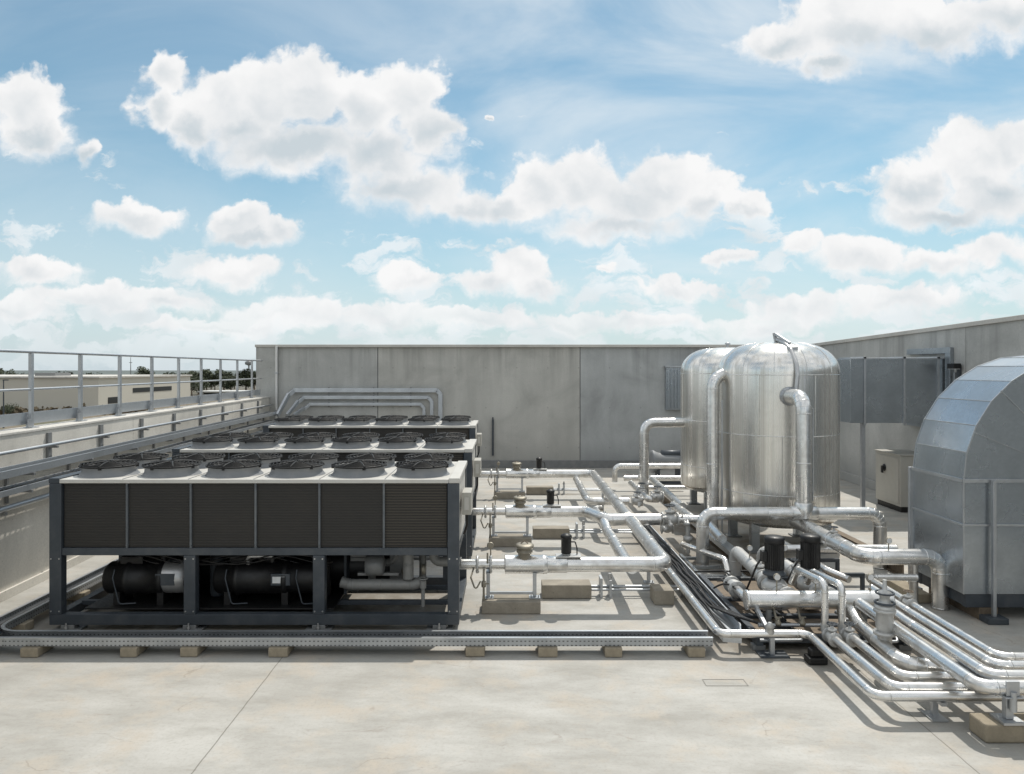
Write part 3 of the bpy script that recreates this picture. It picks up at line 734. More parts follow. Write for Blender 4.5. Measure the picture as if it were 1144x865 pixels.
# pipes low behind the rear tank riser
run('transfer_pipe', [(3.55,24.6,.25),(3.55,24.6,.78),(5.9,24.6,.78)], .09, 'pale looped pipe rising from the floor left of the rear tank', bend=.18)
run('transfer_pipe', [(3.7,23.6,.52),(5.9,23.6,.52)], .085, 'straight pale pipe low in front of the grey blower entering behind the rear tank')
run('transfer_pipe', [(3.9,22.9,.33),(5.7,22.9,.33)], .06, 'thinnest pale pipe near the floor entering behind the rear tank')
# blower
bl = thing('blower', (5.6,26.0,0), 'flared pale grey blower casing with dark top half hidden by the rear tank', 'blower')
MB().lathe((5.02,26,.75),(1,0,0),[(.30,0),(.40,.02),(.40,.08),(.33,.2),(.27,.45),(.25,1.2)],28).build('casing', M['shroud'], bl)
MB().lathe((5.35,26,1.02),(1,0,0),[(.05,0),(.13,.03),(.13,.7),(.05,.74)],18).build('motor', M['frame'], bl)
MB().box(5.1,6.2,25.75,26.25,.004,.10).box(5.2,5.3,25.8,26.2,.10,.52).box(5.9,6.0,25.8,26.2,.10,.52).build('base', M['frame'], bl)

# ------------------------------------------------------------------ tanks
def make_tank():
    t = thing('water_tank', (0,0,0), 't', 'tank', 'silver insulated water tanks')
    RR = 1.31
    prof = []
    for i in range(7):
        q = i/6*math.pi/2; prof.append((RR*math.sin(q)**.7 if i else .001, .74-.26*math.cos(q)))
    prof += [(RR, 1.5), (RR, 2.4), (RR, 3.3), (RR, 3.92)]
    for i in range(1, 15):
        q = i/14*math.pi/2; prof.append((max(.001, RR*math.cos(q)**.62), 3.92+.68*math.sin(q)**1.05))
    shell = MB().lathe((0,0,0),(0,0,1),prof,72,cap=False)
    for z in (1.28, 2.55, 3.86):
        MB().lathe((0,0,z),(0,0,1),[(RR-.004,-.004),(RR+.006,0),(RR+.006,.014),(RR-.004,.018)],72,cap=False).build('seam_band', M['alu'], t)
    mb = MB()
    for k in range(12):                                     # standing seams of the dome gores
        q = 2*math.pi*k/12+.13
        pts = []
        for i in range(0, 13):
            e = i/14*math.pi/2; r_ = RR*math.cos(e)**.62+.003; pts.append((r_*math.cos(q), r_*math.sin(q), 3.92+.68*math.sin(e)**1.05+.002))
        mb.sweep(pts, .008, 5)
    mb.build('dome_seam', M['alu'], t)
    mb = shell
    for k in range(7):
        q = 2*math.pi*k/7+.5
        for z0, z1 in ((.78,1.28),(1.315,2.55),(2.585,3.86)):
            qq = q + (.35 if z0 > 1.3 and z0 < 2 else 0)
            c = Vector((RR*math.cos(qq), RR*math.sin(qq), 0)); mb.bar(c+Vector((0,0,z0)), c+Vector((0,0,z1)), .014, .014)
    mb.build('shell', M['tank'], t)
    for k in range(4):
        q = math.pi/4 + k*math.pi/2; c, s_ = math.cos(q)*1.1, math.sin(q)*1.1
        l = MB().box(c-.09,c+.09,s_-.09,s_+.09,.03,.9).build('leg', M['galvd'], t, bevel=.006)
        MB().box(c-.17,c+.17,s_-.17,s_+.17,.004,.028).build('base_plate', M['grey'], l)
    return t
tk = make_tank()
tk2 = copy_tree(tk)
tk.location = (6.17,17.0,0); tk['label'] = 'front silver clad water tank with domed top and thick downpipe'
tk2.location = (6.28,21.2,0); tk2['label'] = 'rear silver clad water tank half hidden behind the front tank'
tk.rotation_euler.z = 0
# fittings on the front tank (local coordinates through the '_o' origin)
tk['_o'] = (6.17,17.0,0); tk2['_o'] = (6.28,21.2,0)
v = MB().pipe([(6.02,16.60,4.66),(6.06,16.25,4.56),(6.09,15.95,4.40),(6.10,15.68,4.10),(6.09,15.60,3.85),(6.05,15.58,3.50)], .045, n=10, seam=0, bend=.1).build('vent_pipe', M['silver'], tk)
MB().bar((6.02,16.62,4.55),(5.98,16.64,4.80),.07,.07).bar((5.99,16.62,4.78),(6.12,16.1,4.55),.05,.05).bar((6.02,16.0,4.43),(6.24,16.0,4.43),.08,.07).build('vent_valve', M['galv'], v)
f = MB(); flange(f, (5.95,15.68,3.42),(0,1,0),.20,.025); f.build('nozzle', M['galv'], tk)
MB().lathe((6.28,15.66,.98),(0,1,0),[(.10,0),(.13,.02),(.13,.06),(.10,.2)],18).ring((6.28,15.60,.98),(0,1,0),.12,.02,20,6).build('nozzle', M['grey'], tk)
MB().cyl((6.28,21.2,4.58),(6.28,21.2,4.70),.04,10).lathe((6.28,21.2,4.69),(0,0,1),[(.08,0),(.08,.03),(.03,.06)],12).build('vent_pipe', M['galv'], tk2)
# downpipe and cross pipe in front of the tank
t = thing('balance_pipe', (5.9,14.9,0), 'thick silver pipe frame with central riser standing before the front tank', 'pipe')
MB().pipe([(3.91,14.9,.004),(3.91,14.9,1.10),(7.47,14.9,1.10),(7.47,14.9,.004)], .125, bend=.24, n=22, seam=1.1).build('pipe', M['alu'], t)
MB().pipe([(5.94,14.9,1.10),(5.94,14.9,3.42),(5.94,15.74,3.42)], .155, bend=.30, n=24, seam=1.05).build('riser', M['alu'], t)
MB().lathe((5.94,14.9,1.0),(0,0,1),[(.17,.02),(.18,.12),(.18,.30),(.165,.32)],24).lathe((5.68,14.9,1.10),(1,0,0),[(.125,0),(.145,.01),(.145,.50),(.125,.52)],24).build('tee_sleeve', M['alu'], t)
MB().box(6.11,6.125,14.87,14.93,1.35,3.2).build('strap', M['galv'], t)
# pipe left of the front tank, pipe to the rear tank
t = run('tank_pipe', [(4.63,16.75,.15),(4.63,16.75,3.78),(5.1,16.9,3.95)], .135, 'tall vertical silver pipe hugging the left side of the front tank', bend=.30, seam=1.6)
MB().cyl((4.80,16.62,.2),(4.80,16.62,3.3),.018,8).build('conduit', M['galv'], t)
run('tank_pipe', [(3.86,21.0,.35),(3.86,21.0,2.47),(5.1,21.1,2.47)], .135, 'silver pipe with rounded corner entering the left side of the rear tank', bend=.28, seam=1.1)
# plinth beams under the tanks
for x, lb in ((4.72, 'long rusty steel beam on the floor along the left feet of the tanks'), (7.62, 'long rusty steel beam on the floor along the right feet of the tanks')):
    mb = MB().box(x-.09,x+.09,14.3,23.2,.003,.02).box(x-.012,x+.012,14.3,23.2,.021,.22).box(x-.09,x+.09,14.3,23.2,.221,.24)
    tag(mb.build('steel_beam', M['rust']), lb, 'steel beam')
t = thing('floor_duct', (4.42,15,0), 'flat galvanised trunking sloping back beside the rusty beam left of the tanks', 'trunking')
MB().box(4.30,4.52,14.2,19.5,.36,.46).build('trunk', M['galvd'], t, bevel=.006)
for y in (14.6,16.4,18.2): MB().box(4.36,4.46,y,y+.08,.003,.358).build('leg', M['grey'], t)

# ------------------------------------------------------------------ pumps and header
def make_pump():
    t = thing('pump', (0,0,0), 'p', 'pump', 'black motor pumps on the header')
    n = 56; vs = []
    mb = MB()
    prof = [(.15,.80),(.15,1.22)]
    ring = lambda z: [((.15 if k % 2 else .138)*math.cos(2*math.pi*k/n), (.15 if k % 2 else .138)*math.sin(2*math.pi*k/n), z) for k in range(n)]
    vs = ring(.82)+ring(1.22)
    mb.add(vs, [(k,(k+1) % n,n+(k+1) % n,n+k) for k in range(n)] + [list(range(n)), list(range(n,2*n))])
    mo = mb.build('motor', M['black'], t)
    MB().lathe((0,0,1.222),(0,0,1),[(.145,0),(.155,.01),(.155,.085),(.13,.11),(.001,.115)],28).build('fan_cover', M['black'], mo)
    MB().box(-.21,-.142,-.08,.06,.94,1.10).build('terminal_box', M['black'], mo, bevel=.008)
    MB().lathe((0,0,.66),(0,0,1),[(.10,0),(.12,.06),(.18,.07),(.18,.10),(.14,.11),(.15,.158)],24).build('lantern', M['frame'], t)
    f = MB().lathe((0,0,.40),(0,0,1),[(.08,0),(.16,.03),(.20,.10),(.20,.18),(.15,.24),(.11,.26)],24)
    f.cyl((0,-.15,.5),(0,-.34,.5),.10,18); f.cyl((0,.15,.5),(0,.34,.5),.10,18)
    flange(f,(0,-.33,.5),(0,1,0),.16,.022); flange(f,(0,.33,.5),(0,1,0),.16,.022)
    f.build('volute', M['cast'], t)
    MB().box(-.16,.16,-.16,.16,.205,.23).box(-.06,.06,-.06,.06,.23,.41).build('foot', M['grey'], t)
    return t
pm = make_pump(); pm2 = copy_tree(pm)
pm.location = (4.22,11.75,.02); pm['label'] = 'left one of two black motor pumps behind the wide silver header'
pm2.location = (4.83,11.85,.02); pm2['label'] = 'right one of two black motor pumps behind the wide silver header'
sk = thing('pump_skid', (4.4,12,0), 'dark steel skid frame on the floor under the two black pumps', 'skid')
mb = MB()
for y in (10.55,11.45,12.3,13.5): mb.box(3.62,5.6,y,y+.10,.10,.20)
for x in (3.52,5.6): mb.box(x,x+.098,10.5,13.7,.08,.21)
mb.build('frame', M['frame'], sk, bevel=.005)
MB().box(3.63,5.59,10.66,11.44,.13,.15).box(3.63,5.59,11.56,12.29,.13,.15).box(3.63,5.59,12.41,13.49,.13,.15).build('deck_plate', M['rust'], sk)
for x in (3.57,5.65):
    for y in (10.6,12.0,13.5): MB().box(x-.09,x+.09,y-.06,y+.06,.004,.078).build('foot', M['grey'], sk)
hd = thing('pump_header', (4.5,10.9,0), 'wide horizontal silver header with flat left end cap in front of the pumps', 'pipe')
MB().pipe([(3.50,10.9,.61),(5.62,10.9,.61)], .135, n=26, seam=.95).build('pipe', M['alu'], hd)
MB().lathe((3.492,10.9,.61),(1,0,0),[(.001,-.004),(.12,-.004),(.142,0),(.142,.04),(.13,.045)],26).build('end_cap', M['alu'], hd)
for x in (4.22,4.83):
    f = MB().cyl((x,11.0,.60),(x,11.42,.52),.085,18); flange(f,(x,11.18,.565),(0,1,-.15),.15,.022); f.build('branch', M['cast'], hd)
MB().box(3.80,3.86,10.86,10.94,.21,.475).box(5.2,5.26,10.86,10.94,.21,.475).build('support', M['grey'], hd)
# suction lines
for k, (x, xb, lb) in enumerate(((4.22, 4.22, 'left suction pipe running back from the left black pump to a rounded end'), (4.83, 4.72, 'right suction pipe running back from the right black pump'))):
    t = thing('suction_pipe', (x,13,0), lb, 'pipe', 'pump suction pipes')
    MB().pipe([(x,12.10,.53),(x,12.5,.58),(xb,13.75,.64),(xb,13.75,.1)], .11, bend=.17, n=20, seam=.6).build('pipe', M['cast'], t)
    valve(t, (x+.0,12.42,.565), (0,1,.1), .075, wheel=(k == 1))
t = thing('check_valve', (3.72,12.2,0), 'squat pale flanged valve on the skid left of the left pump', 'valve')
f = MB().lathe((3.72,12.35,.42),(0,-1,0),[(.07,0),(.10,.05),(.12,.15),(.10,.28),(.07,.32)],18); flange(f,(3.72,12.33,.42),(0,1,0),.14,.02); flange(f,(3.72,12.04,.42),(0,1,0),.14,.02); f.build('body', M['cast'], t)
MB().pipe([(3.72,12.02,.42),(3.72,11.55,.42),(3.95,11.3,.35)],.07,n=14).build('pipe', M['alu'], t)
MB().box(3.68,3.76,12.15,12.23,.21,.31).build('foot', M['grey'], t)

# two small riser pipes in front of the header with their valves and floor lines
SM = 'small silver pipes at the right corner'
for k, (x, zt, lb) in enumerate(((4.42, 1.02, 'left one of two slim arched pipes standing in front of the wide header'), (4.66, .98, 'right one of two slim arched pipes standing in front of the wide header'))):
    t = thing('riser_pipe', (x,10.4,0), lb, 'pipe', 'slim arched pipes before the header')
    MB().pipe([(x,10.35,.34),(x,10.35,zt),(x-.06,11.2,zt-.04),(x-.06,11.4,.72)], .05, bend=.11, n=14, seam=.5).build('pipe', M['alu'], t)
    valve(t, (x,10.12,.34), (0,1,0), .058)
    MB().pipe([(x,10.22,.34),(x,10.35,.34),(x,10.35,.45)],.055,bend=.05,n=12,seam=0).build('elbow', M['cast'], t)
def low(pts, r, lb, **k): return run('floor_pipe', pts, r, lb, group=SM, bend=.14, seam=1.4, n=16, **k)
low([(2.95,14.6,.30),(2.95,10.37,.30),(4.20,10.37,.30),(4.14,8.39,.30),(8.6,8.39,.30)], .056, 'long slim silver pipe nearest the camera stepping along the floor around the pumps')
low([(4.42,10.02,.34),(4.42,8.53,.34),(8.6,8.53,.34)], .058, 'slim floor pipe leaving the left arched pipe and turning right second from the front')
low([(4.66,10.02,.36),(4.66,8.78,.36),(8.6,8.78,.36)], .058, 'slim floor pipe leaving the right arched pipe and turning right third from the front')
t = low([(5.10,10.75,.60),(5.13,9.9,.56),(5.10,8.02,.56),(8.8,8.02,.56)], .080, 'thickest raised silver pipe of the bundle turning right at the lower corner')
t = low([(5.40,10.78,.60),(5.41,9.9,.57),(5.39,8.30,.57),(8.8,8.30,.57)], .064, 'second raised silver pipe of the bundle just inside the thickest one')
t = low([(5.64,11.5,.60),(5.66,10.5,.57),(5.64,8.58,.57),(8.8,8.58,.57)], .060, 'third raised silver pipe of the bundle between the second and the thin innermost one')
t = low([(6.75,12.25,.56),(5.92,12.25,.56),(5.86,8.86,.56),(8.8,8.86,.56)], .056, 'innermost thin raised pipe of the bundle starting at a short crosspiece behind')
valve(t, (5.88,10.9,.56), (0,1,0), .055)
# fat elbow with the tall valve
t = thing('fill_pipe', (5.0,9.8,0), 'fat short silver bend under a tall upright valve in front of the bundle', 'pipe')
MB().pipe([(5.0,10.85,.50),(5.0,10.55,.36),(4.93,9.25,.32),(5.75,9.12,.30)], .095, bend=.26, n=20, seam=.5).build('pipe', M['alu'], t)
vb = MB(); flange(vb,(5.0,9.85,.50),(0,0,1),.14,.02); flange(vb,(5.0,9.85,.80),(0,0,1),.14,.02)
vb.lathe((5.0,9.85,.30),(0,0,1),[(.09,0),(.09,.2),(.10,.25),(.115,.3),(.10,.5),(.13,.52),(.13,.56),(.08,.58),(.06,.68),(.08,.70),(.08,.74),(.03,.76),(.025,.9)],20)
vv = vb.build('valve', M['cast'], t)
w = MB().ring((5.0,9.85,1.03),(0,0,1),.11,.014,22,6).ring((5.0,9.85,.90),(0,0,1),.12,.016,22,6)
for q in range(3): w.sweep([(5-.11*math.cos(q*1.047),9.85-.11*math.sin(q*1.047),1.03),(5+.11*math.cos(q*1.047),9.85+.11*math.sin(q*1.047),1.03)],.009,6)
w.build('handwheel', M['frame'], vv)
# supply pipe at the right of the tanks
t = thing('supply_pipe', (6.5,12.4,0), 'thick silver pipe coming forward from the tanks then turning right and down to the floor', 'pipe')
MB().pipe([(5.95,15.4,.86),(5.92,12.40,.86),(7.22,12.40,.86),(7.22,12.40,.004)], .132, bend=.25, n=22, seam=1.0).build('pipe', M['alu'], t)
MB().pipe([(6.9,12.62,.80),(6.9,12.62,.004)], .07, n=14, seam=.4).build('leg_pipe', M['alu'], t)
valve(t, (5.93,13.5,.93), (0,1,0), .06)
f = MB(); flange(f, (5.925,13.0,.86),(0,1,0),.14,.02); f.build('flange', M['alu'], t)
run('transfer_pipe', [(5.55,15.2,.50),(5.55,12.9,.50),(5.75,12.5,.45)], .06, 'slim silver pipe receding left of the thick supply pipe')
run('transfer_pipe', [(5.72,15.0,.40),(5.72,13.0,.40)], .05, 'slimmest silver pipe low beneath the thick supply pipe')
run('crosspiece_pipe', [(4.9,13.95,.62),(7.3,13.95,.62)], .075, 'silver cross pipe passing low behind the black motors')
# steel beam scaffolding by the supply pipe
t = thing('pipe_rack', (6.3,13.5,0), 'dark steel pipe rack legs beneath the thick supply pipe', 'pipe rack')
MB().box(5.35,6.35,13.2,13.27,.30,.36).box(5.35,6.35,14.2,14.27,.30,.36).build('beam', M['frame'], t)
for x in (5.35,6.29):
    for y in (13.2,14.2): MB().box(x,x+.06,y,y+.06,.004,.298).build('leg', M['frame'], t)

def gauge(parent, c, h=.16, axis=(0,-1,0)):
    c = Vector(c)
    g = MB().cyl(c, c+Vector((0,0,h)), .010, 8).lathe(c+Vector((0,.015,h+.045)), axis, [(.04,0),(.05,.004),(.05,.036),(.046,.04)], 18).build('gauge', M['dull'], parent)
    MB().lathe(c+Vector((0,.015,h+.045))+Vector(axis)*.041, axis, [(.044,0),(.001,.001)], 18, cap=False).build('dial', M['plate'], g)
byname = {}
for o in bpy.data.objects: byname.setdefault(o.name.split('.')[0], []).append(o)
gauge(hd, (3.95,10.9,.74)); gauge(hd, (4.52,10.9,.74), .11); gauge(hd, (5.32,10.9,.74))
for o in byname['supply_pipe']: gauge(o, (6.35,12.38,.97), .12)
for o in byname['suction_pipe']:
    x = o.location.x; gauge(o, (x,12.95,.70), .13)
t = thing('drain_manifold', (4.5,10.7,0), 'low tangle of thin drain pipes and dull brass taps under the wide header', 'drain pipes')
mb = MB()
mb.pipe([(3.62,10.72,.30),(5.0,10.72,.30),(5.0,11.3,.30)], .028, n=10, seam=.6, band=1.2)
mb.pipe([(3.55,10.45,.18),(4.15,10.45,.18),(4.15,11.6,.22)], .022, n=8, seam=0)
mb.pipe([(4.85,10.45,.16),(5.5,10.45,.16),(5.5,11.0,.42)], .022, n=8, seam=0)
mb.build('pipe', M['galv'], t)
for x in (3.9, 4.25, 4.83):
    mb = MB().cyl((x,10.72,.30),(x,10.9,.50),.018,8).lathe((x,10.72,.30),(0,-.3,1),[(.03,0),(.045,.01),(.045,.05),(.03,.06),(.02,.11)],12); mb.box(x-.05,x+.05,10.70,10.715,.41,.425)
    mb.build('tap', M['dull'], t)
t = thing('cable_loops', (3.85,11.3,0), 'loops of black cable drooping over the skid left of the wide header', 'cable')
mb = MB()
for k in range(6):
    mb.sweep([(3.50+.05*k+.42*q/11, 12.6-.15*q-.03*k, .28+.10*math.sin(q*.55+k)+.12*max(0,math.sin(q*.3+k*.4))) for q in range(12)], .016, 6)
mb.build('cable', M['rubber'], t)
t = thing('motor_conduit', (4.5,12.6,0), 'thin black conduits running back from the two pump motors along the skid', 'conduit')
mb = MB()
for x in (4.02, 4.63): mb.pipe([(x,11.78,.98),(x-.06,11.78,.9),(x-.06,12.3,.35),(x-.06,13.6,.30),(3.5,13.9,.20)], .017, bend=.1, n=8, seam=0)
mb.build('conduit', M['rubber'], t)
t = thing('equipment_rack', (4.0,14.2,0), 'low galvanised strut rack on the floor between the cables and the left pump', 'rack')
mb = MB().box(3.60,3.66,13.0,15.6,.06,.12).box(4.40,4.46,13.8,15.6,.06,.12)
for y in (13.95, 14.6, 15.3): mb.box(3.661,4.399,y,y+.06,.065,.115)
mb.build('strut', M['galvd'], t)
for x, y in ((3.63,13.1),(3.63,15.5),(4.43,14.0),(4.43,15.5)): MB().box(x-.05,x+.05,y-.05,y+.05,.004,.058).build('foot', M['grey'], t)
run('transfer_pipe', [(3.62,15.4,.36),(4.15,14.2,.36),(4.15,13.9,.10)], .055, 'short slanted pale pipe on the strut frame left of the pumps')

# stands at the lower right
t = thing('pipe_clamp', (5.42,8.0,.20), 'galvanised clamp post gripping the bundle above the concrete plinth', 'pipe clamp')
MB().box(5.36,5.44,7.98,8.06,.23,.48).box(5.30,5.50,7.90,8.90,.482,.498).box(5.33,5.47,7.93,7.96,.50,.66).build('post', M['galv'], t, bevel=.006)
MB().box(5.28,5.52,7.90,8.14,.203,.228).cyl((5.40,7.93,.34),(5.40,7.93,.55),.035,12).build('base_plate', M['galv'], t)
tag(MB().box(5.10,6.6,7.92,8.22,.004,.20).build('concrete_plinth', M['timber'], bevel=.02), 'long brown concrete plinth under the pipe clamp at the lower right corner', 'concrete block')
t = thing('strut_stand', (3.72,10.37,0), 'upright strut stand with angled brace beneath the slim front pipe', 'pipe stand')
MB().box(3.66,3.72,10.34,10.40,.02,.25).bar((3.69,10.37,.24),(3.62,10.9,.55),.05,.05).build('post', M['galv'], t)
MB().box(3.50,3.90,10.25,10.50,.004,.02).build('base_plate', M['frame'], t)
MB().lathe((3.66,10.37,.30),(0,0,1),[(.06,0),(.07,.03),(.05,.09),(.07,.10),(.02,.16)],12).build('clip', M['cast'], t)
tag(MB().box(4.06,4.32,10.0,10.2,.004,.10).box(4.1,4.28,10.03,10.17,.10,.2).build('rubber_block', M['black'], bevel=.02), 'black rubber block under the bend of the slim front pipe', 'rubber block', None)
for x, y, z, h0, lb in ((4.9,8.47,.25,.0,'low bracket carrying the three floor pipes right of their bends'),):
    t = thing('pipe_stand', (x,8.5,0), lb, 'pipe stand'); MB().box(x-.03,x+.03,8.33,8.86,.21,.248).box(x-.03,x+.03,8.5,8.56,.02,.21).box(x-.09,x+.09,8.4,8.66,.004,.02).build('bracket', M['galv'], t)

# ------------------------------------------------------------------ cable trays on the floor
ft = thing('floor_tray', (-2,10.5,0), 'long perforated cable tray on blocks crossing in front of the nearest chiller', 'cable tray')
mb = MB()
mb.box(-7.0,2.86,10.34,10.358,.135,.25); mb.box(-7.0,2.86,10.60,10.618,.135,.25); mb.box(-7.0,2.86,10.359,10.599,.136,.142)
mb.build('tray', M['slot'], ft, bevel=.003)
MB().box(-7.0,2.86,10.325,10.375,.251,.259).box(-7.0,2.86,10.585,10.635,.251,.259).build('rim', M['tray'], ft)
mb = MB()
for i in range(5):
    mb.sweep([(-6.9+.5*k, 10.40+.04*i+.008*math.sin(k*1.1+i), .165+.01*((i+k) % 2)) for k in range(20)], .016, 6)
mb.build('cable', M['rubber'], ft)
# curved bend and the leg running back beside the chillers
bt = thing('floor_tray', (-7.3,14,0), 'cable tray curving from the front run back along the left side of the chillers', 'cable tray')
mb = MB(); mr = MB()
cx, cy = -7.0, 11.0
pin = [(cx-(.62-0)*math.sin(q*math.pi/20), cy-.66*math.cos(q*math.pi/20)) for q in range(11)]
def strip(mb, pts, z0, z1, th):
    for a, b in zip(pts, pts[1:]): mb.bar((a[0],a[1],(z0+z1)/2),(b[0],b[1],(z0+z1)/2), th, z1-z0)
outer = [(cx-.66*math.sin(q*math.pi/20), cy-.65*math.cos(q*math.pi/20)) for q in range(11)] + [(-7.66,29.0)]
inner = [(cx-.39*math.sin(q*math.pi/20), cy-.39*math.cos(q*math.pi/20)) for q in range(11)] + [(-7.39,29.0)]
strip(mb, outer, .135, .25, .018); strip(mb, inner, .135, .25, .018)
n = len(outer); mb.add([(x,y,.14) for x,y in outer]+[(x,y,.14) for x,y in inner], [(i,i+1,n+i+1,n+i) for i in range(n-1)])
mb.build('tray', M['slot'], bt)
strip(mr, outer, .251, .259, .05); strip(mr, inner, .251, .259, .05); mr.build('rim', M['tray'], bt)
mb = MB()
for i in range(4):
    rr = .45+.045*i
    mb.sweep([(cx-rr*math.sin(q*math.pi/20), cy-rr*math.cos(q*math.pi/20), .17) for q in range(11)]+[(cx-rr, 11.5+1.1*k, .17) for k in range(16)], .016, 6)
mb.build('cable', M['rubber'], bt)
# a spill of cable ends at the far left of the run
ct = thing('cable_bundle', (-7.6,10.5,0), 'tangle of dark cables leaving the tray bend at the left picture edge', 'cable')
mb = MB()
for i in range(6):
    mb.sweep([(-7.5-.25*k, 10.45+.07*i+.05*math.sin(k+i*1.7), .2+.04*math.sin(k*.9+i)+.02*i) for k in range(7)], .018, 6)
mb.build('cable', M['rubber'], ct)
BL = ((-6.62,'first block from the left under the front cable tray at its bend'), (-5.25,'second block from the left under the front cable tray'), (-4.42,'third block from the left under the front cable tray near a chiller leg'),
      (-3.18,'fourth block from the left under the front cable tray beside the floor joint'), (-.45,'block under the front cable tray below the right end of the chiller'), (.56,'block under the front cable tray below the front pipe sleeve'),
      (1.47,'second block from the right under the front cable tray'), (2.62,'last block at the right end under the front cable tray'))
for x, lb in BL:
    w = .115+.02*rnd.random(); y = 10.33+.03*rnd.random()
    tag(MB().box(x-w,x+w,y-.06,y+.34,.004,.133).build('support_block', M['timber'], bevel=.012), lb, 'support block', 'blocks under the front cable tray')
for y, lb in ((11.35,'block under the side cable tray beside the nearest chiller leg'), (12.9,'block under the side cable tray behind the nearest chiller leg'), (15.2,'block under the side cable tray at the middle chiller')):
    tag(MB().box(-7.72,-7.30,y-.11,y+.11,.004,.133).build('support_block', M['timber'], bevel=.012), lb, 'support block', 'blocks under the side cable tray')
# receding tray with black cables beside the pumps
t = thing('floor_tray', (3.3,13,0), 'receding cable tray of loose black cables between the pipes and the pumps', 'cable tray')
mb = MB().box(3.06,3.08,10.55,18.5,.12,.24).box(3.42,3.44,10.95,18.5,.12,.24).box(3.081,3.419,10.95,18.5,.121,.128)
mb.bar((3.07,10.56,.18),(3.30,10.50,.18),.02,.12); mb.bar((3.30,10.50,.18),(3.43,10.95,.18),.02,.12)
mb.build('tray', M['tray'], t)
mb = MB()
for i in range(9):
    x = 3.11+.036*i; pts = [(x+.02*math.sin(k*.8+i*2.1), 18.4-.5*k, .155+.03*((i*3+k) % 3)/2+.03*math.sin(k*.5+i)**2) for k in range(14)]
    if i > 3: pts += [(3.38+.04*(i-4),11.3-.04*i,.30),(3.55+.03*i,11.05-.05*i,.28),(3.95+.05*i,10.98-.06*i,.22)]
    else: pts += [(x,11.3,.16),(x+.01,10.9,.15)]
    mb.sweep(pts, .019, 7)
mb.build('cable', M['rubber'], t)
for y in (11.3,13.0,15.0,17.0): MB().box(3.03,3.47,y,y+.05,.004,.119).build('leg', M['grey'], t)

# ------------------------------------------------------------------ ducts on the right
t = thing('duct_elbow', (8.5,12.5,0), 'huge faceted galvanised duct bend with quarter round top at the right edge', 'duct')
X0, Yf, Yb, ZB, ZS, RD = 7.24, 11.8, 13.25, .42, 2.22, 2.02
NS = 7
arc = [(X0+RD-RD*math.cos(i*math.pi/2/NS), ZS+RD*math.sin(i*math.pi/2/NS)) for i in range(NS+1)]
XE = 11.3
mb = MB()
prof = [(X0,ZB)]+arc+[(XE,ZS+RD)]
for (xa,za),(xb,zb) in zip(prof, prof[1:]):
    mb.add([(xa,Yf,za),(xa,Yb,za),(xb,Yb,zb),(xb,Yf,zb)], [(0,1,2,3)])
mb.build('curved_skin', M['galvd'], t)
side = [(X0,ZB)]+arc+[(XE,ZS+RD),(XE,ZB)]
for y in (Yf, Yb):
    MB().add([(x,y,z) for x,z in side], [list(range(len(side)))]).build('side_panel', M['galvd'], t)
mb = MB()
for (xa,za) in prof[1:]:                                                # joints across the skin
    mb.bar((xa,Yf-.004,za),(xa,Yb+.004,za),.012,.014)
for y in (Yf-.006, Yb+.006):
    for a, b in zip(prof, prof[1:]): mb.bar((a[0],y,a[1]),(b[0],y,b[1]),.02,.016)
mb.build('seam', M['galv'], t)
MB().box(X0-.03,X0-.002,Yf-.03,Yb+.03,ZS-.03,ZS+.03).box(X0-.03,XE,Yf-.035,Yf-.008,ZS-.03,ZS+.03).box(X0-.025,X0-.002,Yf-.02,Yb+.02,1.50,1.535).box(X0-.025,XE,Yf-.028,Yf-.008,1.50,1.535).build('stiffener', M['galv'], t, bevel=.004)
MB().bar((X0+RD,Yf-.010,ZS+.02),(X0+RD*.29,Yf-.010,ZS+RD*.71),.02,.012).bar((X0+RD,Yf-.010,ZS+.02),(X0+RD*.08,Yf-.010,ZS+RD*.38),.02,.012).build('panel_crease', M['galv'], t)
for x, y in ((X0+.42,Yf-.10),(X0-.02,Yb+.07),(9.6,Yf-.10)):
    po = MB().box(x-.026,x+.026,y-.03,y+.03,.10,ZS+.02).build('support_post', M['galv'], t, bevel=.004)
    MB().box(x-.16,x+.16,y-.12,y+.12,.004,.098).build('foot', M['frame'], po, bevel=.006)
MB().box(X0+.05,XE,Yf+.02,Yf+.14,.20,.415).box(X0+.05,XE,Yb-.14,Yb-.02,.20,.415).box(X0+.06,X0+.2,Yf+.14,Yb-.14,.21,.41).build('base_frame', M['frame'], t, bevel=.006)
for x in (7.5, 9.2): MB().box(x,x+.3,Yf+.02,Yb-.02,.004,.199).build('base_frame', M['rust'], t)
tag(MB().box(6.92,7.22,12.65,13.9,.004,.16).build('timber_block', M['timber'], bevel=.015), 'brown timber block on the floor beside the big duct bend', 'block')
# wall duct
t = thing('wall_duct', (10.8,21.2,2.5), 'boxy galvanised duct leaving the right wall behind the front tank', 'duct')
MB().box(9.46,12.12,20.5,22.0,2.5,4.27).build('casing', M['galvd'], t, bevel=.006)
mb = MB()
for x in (9.85,10.94,11.88):
    mb.box(x-.03,x+.03,20.455,20.497,2.44,4.33); mb.box(x-.03,x+.03,20.455,22.05,4.273,4.33)
mb.box(9.43,12.1,20.46,20.496,4.275,4.30)
mb.build('joint_flange', M['galv'], t, bevel=.004)
MB().box(12.03,12.138,20.2,22.4,2.3,2.47).box(12.03,12.138,20.2,20.44,2.47,4.42).box(12.03,12.138,20.2,22.4,4.42,4.58).build('wall_collar', M['galvd'], t, bevel=.005)
po = MB().box(9.80,9.90,20.55,20.65,.03,2.497).build('support_post', M['galv'], t); MB().box(9.72,9.98,20.48,20.72,.004,.028).build('foot', M['grey'], po)
